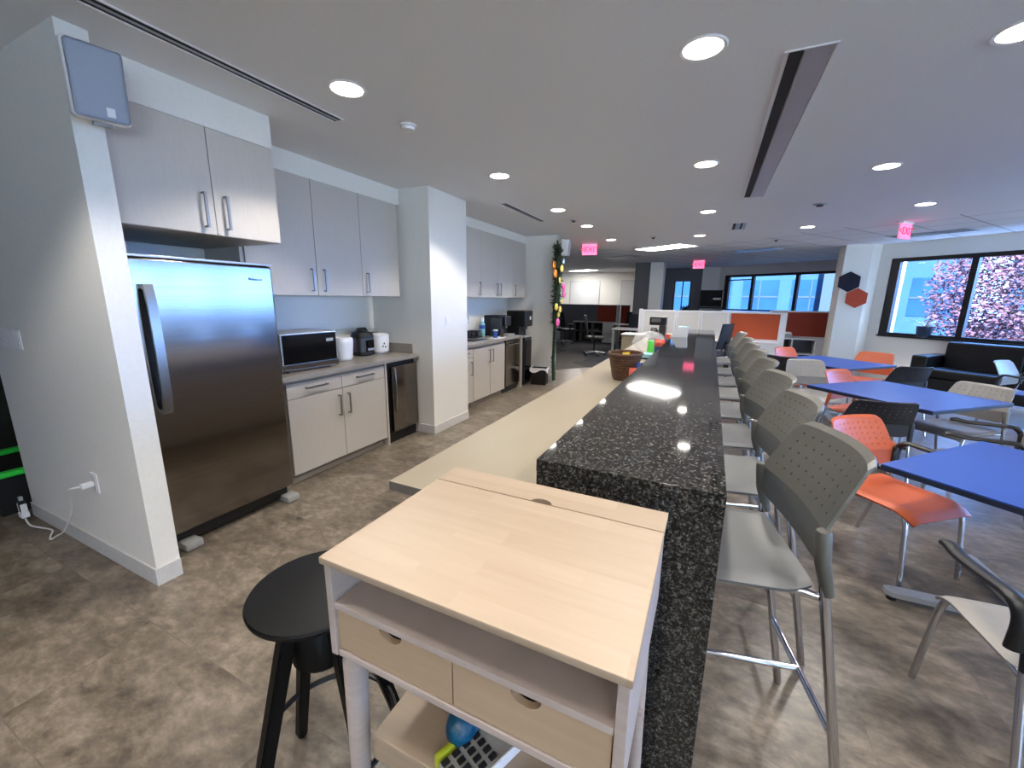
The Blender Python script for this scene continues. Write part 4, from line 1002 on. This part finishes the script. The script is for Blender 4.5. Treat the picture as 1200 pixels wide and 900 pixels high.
partition('cubicle_return', 'side partition running back from the white partitions', -1.5, -1.43, 10.0, 1.34, 'lgrey')
t = thing('cubicle_partition', 'orange fabric partition on a light frame at the end of the bar', 'partition', (.87,10.1,0))
obj('panel', B().box(.4,1.3,10.07,10.12,.75,1.28), 'orangefab', t, True)
obj('frame', B().box(.37,1.42,10.065,10.125,1.281,1.32).box(.37,.399,10.065,10.125,.72,1.28).box(1.301,1.42,10.05,10.14,0,1.28).box(.4,1.3,10.065,10.125,.715,.749), 'whitelam', t, True)
t = thing('credenza', 'open shelf credenza with white end panel below the orange partition', 'cabinet', (.8,9.85,0))
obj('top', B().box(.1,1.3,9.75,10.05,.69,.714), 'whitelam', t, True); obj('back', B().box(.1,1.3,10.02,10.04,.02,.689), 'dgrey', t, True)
for x in (.1,.5,.88): obj('divider', B().box(x,x+.025,9.76,10.019,0,.689), 'whitelam', t, True)
obj('shelf', B().box(.126,.879,9.77,10.018,.34,.36), 'whitelam', t, True); obj('end_door', B().box(.906,1.29,9.752,9.775,.02,.685), 'whitelam', t, True)
t = thing('cubicle_partition', 'dark rust fabric partition behind the orange one', 'partition', (2.0,11.55,0))
obj('panel', B().box(1.3,2.4,11.5,11.55,.75,1.3), 'redfab', t, True); obj('frame', B().box(1.27,2.43,11.495,11.555,1.301,1.33).box(1.27,1.299,11.495,11.555,0,1.3).box(2.401,2.43,11.495,11.555,0,1.3), 'whitelam', t, True)
t = thing('credenza', 'open shelf credenza under the rust partition', 'cabinet', (1.9,11.3,0))
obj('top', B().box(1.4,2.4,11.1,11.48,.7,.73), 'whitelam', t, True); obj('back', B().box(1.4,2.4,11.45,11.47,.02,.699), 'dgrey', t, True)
for x in (1.4,1.72,2.16,2.375): obj('divider', B().box(x,x+.025,11.12,11.449,0,.699), 'whitelam', t, True)
obj('shelf', B().box(1.426,2.374,11.13,11.448,.36,.38), 'whitelam', t, True); obj('end_door', B().box(2.187,2.374,11.1,11.119,.02,.699), 'whitelam', t, True)
t = thing('paper_stack', 'stack of paper trays on the credenza under the rust partition', 'papers', (1.62,11.3,.73))
obj('tray', B().box(-.1,.1,-.12,.12,0,.09,.004), 'grey', t); obj('sheets', B().box(-.085,.085,-.11,.11,.091,.12), 'white', t)
# wall niche with shelves at the far end
t = thing('wall_bookcase', 'dark open bookcase between the accent wall and far windows', 'bookcase', (.0,16.0,1.3))
obj('back', B().box(-.4,.36,16.1,16.15,1.33,1.87), 'dark', t, True); obj('frame', B().box(-.42,.4,15.9,16.16,1.27,1.32).box(-.4,-.38,15.95,16.1,1.321,1.87).box(.34,.36,15.95,16.1,1.321,1.87).box(-.4,.36,15.95,16.1,1.871,1.89).box(-.1,-.08,15.95,16.1,1.321,1.87), 'black', t, True)
obj('shelf', B().box(-.079,.339,15.96,16.09,1.55,1.57), 'darkwall', t, True)
tag(obj('folded_papers', B().box(.02,.26,15.98,16.08,1.571,1.63,.01), 'white'), 'white papers on the shelf of the dark bookcase', 'papers')
struct('trim_ledge', B().box(-1.35,-.66,15.82,16.195,.96,1.0), 'wall')
t = thing('potted_plant', 'small green plant on the ledge of the accent wall window', 'plant', (-.85,15.95,1.0))
obj('pot', B().lathe([(0,0),(.07,0),(.09,.14),(.08,.14)], seg=16), 'white', t)
b = B()
for k in range(26):
    a = random.uniform(0,2*PI); el = random.uniform(.2,1.3); d = Vector((math.cos(a)*math.cos(el),math.sin(a)*math.cos(el),math.sin(el))); s_ = d.orthogonal().normalized()*.03; p = Vector((0,0,.13)); L0 = random.uniform(.15,.32)
    v = [b.bm.verts.new(q) for q in (p, p+d*L0*.6+s_, p+d*L0, p+d*L0*.6-s_)]; b.bm.faces.new(v)
obj('leaves', b, 'shrub', t, sharp=180)
# left far office
partition('cubicle_partition', 'dark grey partition left of the rust panel in the far office', -5.6, -4.3, 15.3, 1.34, 'dgrey', 'dgrey')
partition('cubicle_partition', 'dark grey partition directly beside the far rust panel', -4.29, -3.85, 15.3, 1.34, 'dgrey', 'dgrey')
partition('cubicle_partition', 'rust red partition in the far left office', -3.84, -3.08, 15.3, 1.34, 'redfab', 'dgrey')
t = thing('cubicle_post', 'light grey partition end post beside the far rust panel', 'post', (-3.0,15.2,0)); obj('post', B().box(-3.07,-2.98,15.1,15.33,0,1.34), 'lgrey', t, True)
partition('cubicle_partition', 'narrow rust partition right of the grey post', -2.97, -2.65, 15.4, 1.34, 'redfab', 'dgrey')
t = thing('credenza', 'low shelf unit with white end door under the far rust panel', 'cabinet', (-3.9,15.0,0))
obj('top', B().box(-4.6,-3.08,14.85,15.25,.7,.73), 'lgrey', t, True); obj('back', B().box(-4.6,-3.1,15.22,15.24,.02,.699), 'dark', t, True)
for x in (-4.6,-4.35,-3.9): obj('divider', B().box(x,x+.03,14.87,15.219,0,.699), 'dgrey', t, True)
obj('shelf', B().box(-4.569,-3.5,14.9,15.218,.36,.38), 'dgrey', t, True); obj('end_door', B().box(-3.48,-3.08,14.85,14.88,.0,.699), 'whitelam', t, True)
t = thing('file_pedestal', 'grey blue file pedestal by the garland in the far office', 'cabinet', (-5.3,14.6,0)); obj('body', B().box(-.22,.22,-.25,.25,0,.62,.01), 'lgrey', t)
for z in (.05,.34): obj('drawer', B().box(-.2,.2,-.262,-.251,z,z+.25,.004), 'lgrey', t)
t = thing('office_desk', 'white topped desk on grey legs right of the far partitions', 'desk', (-2.1,12.0,0))
obj('top', B().box(-2.5,-1.75,11.7,12.5,.7,.73,.004), 'whitelam', t, True)
for x in (-2.47,-1.82): obj('leg', B().box(x,x+.06,11.73,11.79,0,.699), 'grey', t, True); obj('leg', B().box(x,x+.06,12.4,12.46,0,.699), 'grey', t, True)
t = thing('office_desk', 'narrow desk edge under the farthest office chair', 'desk', (-2.62,14.15,0))
obj('top', B().box(-2.95,-2.3,13.9,14.4,.7,.73,.004), 'whitelam', t, True)
for x in (-2.93,-2.38): obj('leg', B().box(x,x+.05,13.93,13.98,0,.699), 'grey', t, True); obj('leg', B().box(x,x+.05,14.32,14.37,0,.699), 'grey', t, True)
t = thing('low_cabinet', 'low beige cabinet just left of the white partitions', 'cabinet', (-1.48,9.35,0)); obj('body', B().box(-1.72,-1.28,9.2,9.7,0,.78,.006), 'beige', t, True); obj('top', B().box(-1.74,-1.26,9.18,9.72,.781,.8,.004), 'whitelam', t, True)
def office_chair(loc, rz, label):
    t = thing('office_chair', label, 'office chair', loc, rz, 'black office chairs')
    obj('seat', B().box(-.24,.24,-.24,.24,.45,.53,.035,3), 'black', t)
    obj('backrest', B().grid(lambda u, v: (-.22-.07*v-.03*math.cos((u-.5)*PI), (u-.5)*(.46-.06*v), .6+.5*v), 10, 8), 'black', t, solid=.03)
    obj('back_stem', B().tube([(-.1,0,.45),(-.27,0,.47),(-.29,0,.75)], .02), 'black', t)
    obj('gas_lift', B().cyl((0,0,.1),(0,0,.45),.028), 'black', t)
    b = B()
    for k in range(5):
        a = 2*PI*k/5; b.cyl((0,0,.11),(.3*math.cos(a),.3*math.sin(a),.075),.022,.014)
    obj('star_base', b, 'alu', t)
    for k in range(5):
        a = 2*PI*k/5; obj('caster', B().cyl((.3*math.cos(a)-.02*math.sin(a),.3*math.sin(a)+.02*math.cos(a),.03),(.3*math.cos(a)+.02*math.sin(a),.3*math.sin(a)-.02*math.cos(a),.03),.03), 'black', t)
    for s in (-1,1): obj('armrest', B().tube([(-.05,s*.25,.47),(-.05,s*.28,.68),(.12,s*.28,.69),(-.15,s*.28,.69)], .016), 'black', t)
    return t
oc = office_chair((-4.5,13.7,0), R(60), 'black office chair before the far shelf unit')
for loc, rz, lb in (((-2.55,15.0,.0),R(-100),'farthest black office chair beside the rust partitions'), ((-1.95,13.0,0),R(-60),'black office chair at the white topped desk by the dark pillar'), ((.1,9.25,0),R(150),'black office chair just past the far end of the bar'), ((-2.85,11.3,0),R(20),'black office chair whose star base shows past the beige counter')):
    dup(oc, loc, rz, lb)
# things on the far white wall
for (x0, x1, z0, z1, lb) in ((-5.68,-4.4,1.27,2.28,'large whiteboard on the far white wall'),(-3.46,-2.85,.4,2.3,'tall pale glass panel at the right end of the far white wall')):
    t = thing('whiteboard' if z0 > 1 else 'glass_panel', lb, 'board', ((x0+x1)/2,17.79,z0))
    obj('surface', B().box(x0,x1,17.775,17.79,z0,z1), 'whitelam', t, True)
    if z0 > 1: obj('marker_tray', B().box(-5.0,-4.5,17.72,17.765,1.2,1.24,.005), 'dark', t, True)
    b = B(); b.box(x0-.02,x1+.02,17.77,17.795,z1,z1+.02).box(x0-.02,x1+.02,17.77,17.795,z0-.02,z0).box(x0-.02,x0,17.77,17.795,z0,z1).box(x1,x1+.02,17.77,17.795,z0,z1); obj('frame', b, 'alu', t, True)

# ------------------------------------------------------------------ outdoors
struct('ground_bounce', B().box(-30,40,-40,-4.62,-.7,-.05), 'bouncepaving')  # bright unseen ground added to bounce daylight up to the ceiling
struct('ground_outside', B().prism([(-30,16.6),(.2,16.6),(11.5,3.0),(11.5,-30),(70,-30),(70,70),(-30,70)], -.75, -.6), 'ground')
def building(label, o, d, n, length, h, m, floors, bays, dep=6, wm='facadewin'):
    c = o+d*length/2+n*(-dep/2); t = thing('office_building', label, 'building', (c.x,c.y,-.6))
    b = B(); wbox(b, o, d, n, 0, length, -dep, 0, -.6, h); obj('wall', b, m, t, True)
    for f in range(floors):
        for k in range(bays):
            w = length/bays; fh = h/floors
            b = B(); wbox(b, o, d, n, k*w+w*.12, (k+1)*w-w*.12, 0, .03, f*fh+fh*.25, (f+1)*fh-fh*.1); wn = obj('window', b, wm, t, True)
            b = B(); wbox(b, o, d, n, k*w+w*.49, k*w+w*.51, .03, .06, f*fh+fh*.25, (f+1)*fh-fh*.1); wbox(b, o, d, n, k*w+w*.12, (k+1)*w-w*.12, .03, .06, f*fh+fh*.55, f*fh+fh*.58); obj('mullion', b, 'facadewhite', wn, True)
    return t
building('pale blue office building outside the far windows', Vector((-12,36,0)), Vector((.97,-.24,0)), Vector((-.24,-.97,0)), 25, 16, 'facade', 5, 9)
building('white stair tower outside the far windows', Vector((5.2,27.2,0)), Vector((.97,-.24,0)), Vector((-.24,-.97,0)), 2.6, 16, 'facadewhite', 1, 1, 2.4, 'facadewhite')
building('dark blue glazed building behind the potted plant', Vector((13.4,30.0,0)), Vector((.9,-.44,0)), Vector((-.44,-.9,0)), 9, 15, 'facadewin', 4, 4, 6, 'facade')
def tree(label, x, y, h, r, n):
    t = thing('tree', label, 'tree', (x,y,-.6))
    b = B(); b.cyl((0,0,0),(0,0,h*.45),.22,.14,10)
    for k in range(16):
        a = random.uniform(0,2*PI); e = random.uniform(.1,1.1); z = h*random.uniform(.18,.45); b.cyl((0,0,z),(math.cos(a)*math.cos(e)*r*.8,math.sin(a)*math.cos(e)*r*.8,z+math.sin(e)*r*.9),.06,.015,6)
    obj('trunk', b, 'bark', t)
    b = B()
    for k in range(n):
        a = random.uniform(0,2*PI); e = math.asin(random.uniform(-.9,1)); q = r*random.uniform(.35,1)**.6
        p = Vector((math.cos(a)*math.cos(e)*q, math.sin(a)*math.cos(e)*q, h*.5+math.sin(e)*q*.85)); d = Vector((random.gauss(0,1),random.gauss(0,1),random.gauss(0,.5))).normalized(); s_ = d.orthogonal().normalized(); L0 = random.uniform(.07,.17)
        v = [b.bm.verts.new(w) for w in (p, p+d*L0*.5+s_*L0*.3, p+d*L0, p+d*L0*.5-s_*L0*.3)]; b.bm.faces.new(v)
    obj('crown', b, 'foliage', t, sharp=180)
tree('pinkish autumn tree filling the right window pane', 9.4, 17.4, 5.0, 3.3, 26000)
for k, (x, y, r) in enumerate(((4.9,16.6,.7),(6.6,15.2,.7),(8.2,12.8,.6))):
    b = B(); b.sphere((x,y,-.5), r, 1.3, 1, .75, 24, 14)
    for v in b.bm.verts: v.co += Vector((random.gauss(0,.05),random.gauss(0,.05),random.gauss(0,.05)))
    tag(obj('shrub', b, 'shrub'), ['low shrub outside below the plant pot','low shrub outside beside the near window mullion','low shrub outside under the autumn tree'][k], 'shrub')

# ------------------------------------------------------------------ world and view
w = bpy.data.worlds.new('sky'); scene.world = w; w.use_nodes = True
N, L = w.node_tree.nodes, w.node_tree.links
bg = N['Background']; tc = N.new('ShaderNodeTexCoord'); sx = N.new('ShaderNodeSeparateXYZ'); cr = N.new('ShaderNodeValToRGB')
cr.color_ramp.elements[0].color = (.86,.9,1,1); cr.color_ramp.elements[1].color = (.3,.5,1,1)
cr.color_ramp.elements[0].position = .3; cr.color_ramp.elements[1].position = .75
ma = N.new('ShaderNodeMath'); ma.operation = 'MULTIPLY_ADD'; ma.inputs[1].default_value = .5; ma.inputs[2].default_value = .5
L.new(tc.outputs['Generated'], sx.inputs[0]); L.new(sx.outputs['Y'], ma.inputs[0]); L.new(ma.outputs[0], cr.inputs['Fac']); L.new(cr.outputs['Color'], bg.inputs['Color'])
mr = N.new('ShaderNodeMapRange'); mr.inputs[1].default_value = .35; mr.inputs[2].default_value = .8; mr.inputs[3].default_value = 4.0; mr.inputs[4].default_value = 12
L.new(ma.outputs[0], mr.inputs[0]); L.new(mr.outputs[0], bg.inputs['Strength'])
sd = bpy.data.lights.new('bounce_sun', 'SUN'); sd.energy = 48; sd.color = (1,.93,.84); sd.angle = R(.6)  # unseen sunlight added, aimed through the rear windows to bounce onto the ceiling
so_ = bpy.data.objects.new('bounce_sun', sd); COL.objects.link(so_); so_.rotation_euler = Vector((.1,.8,-.6)).to_track_quat('-Z','Y').to_euler()
bg.inputs['Strength'].default_value = 4.2
vs = scene.view_settings; vs.view_transform = 'Standard'; vs.look = 'None'; vs.gamma = 1; vs.use_curve_mapping = False; vs.exposure = 1.1
cy = scene.cycles
cy.use_denoising = True; cy.max_bounces = 10; cy.diffuse_bounces = 6; cy.transparent_max_bounces = 12; cy.sample_clamp_indirect = 6; cy.caustics_reflective = False; cy.caustics_refractive = False
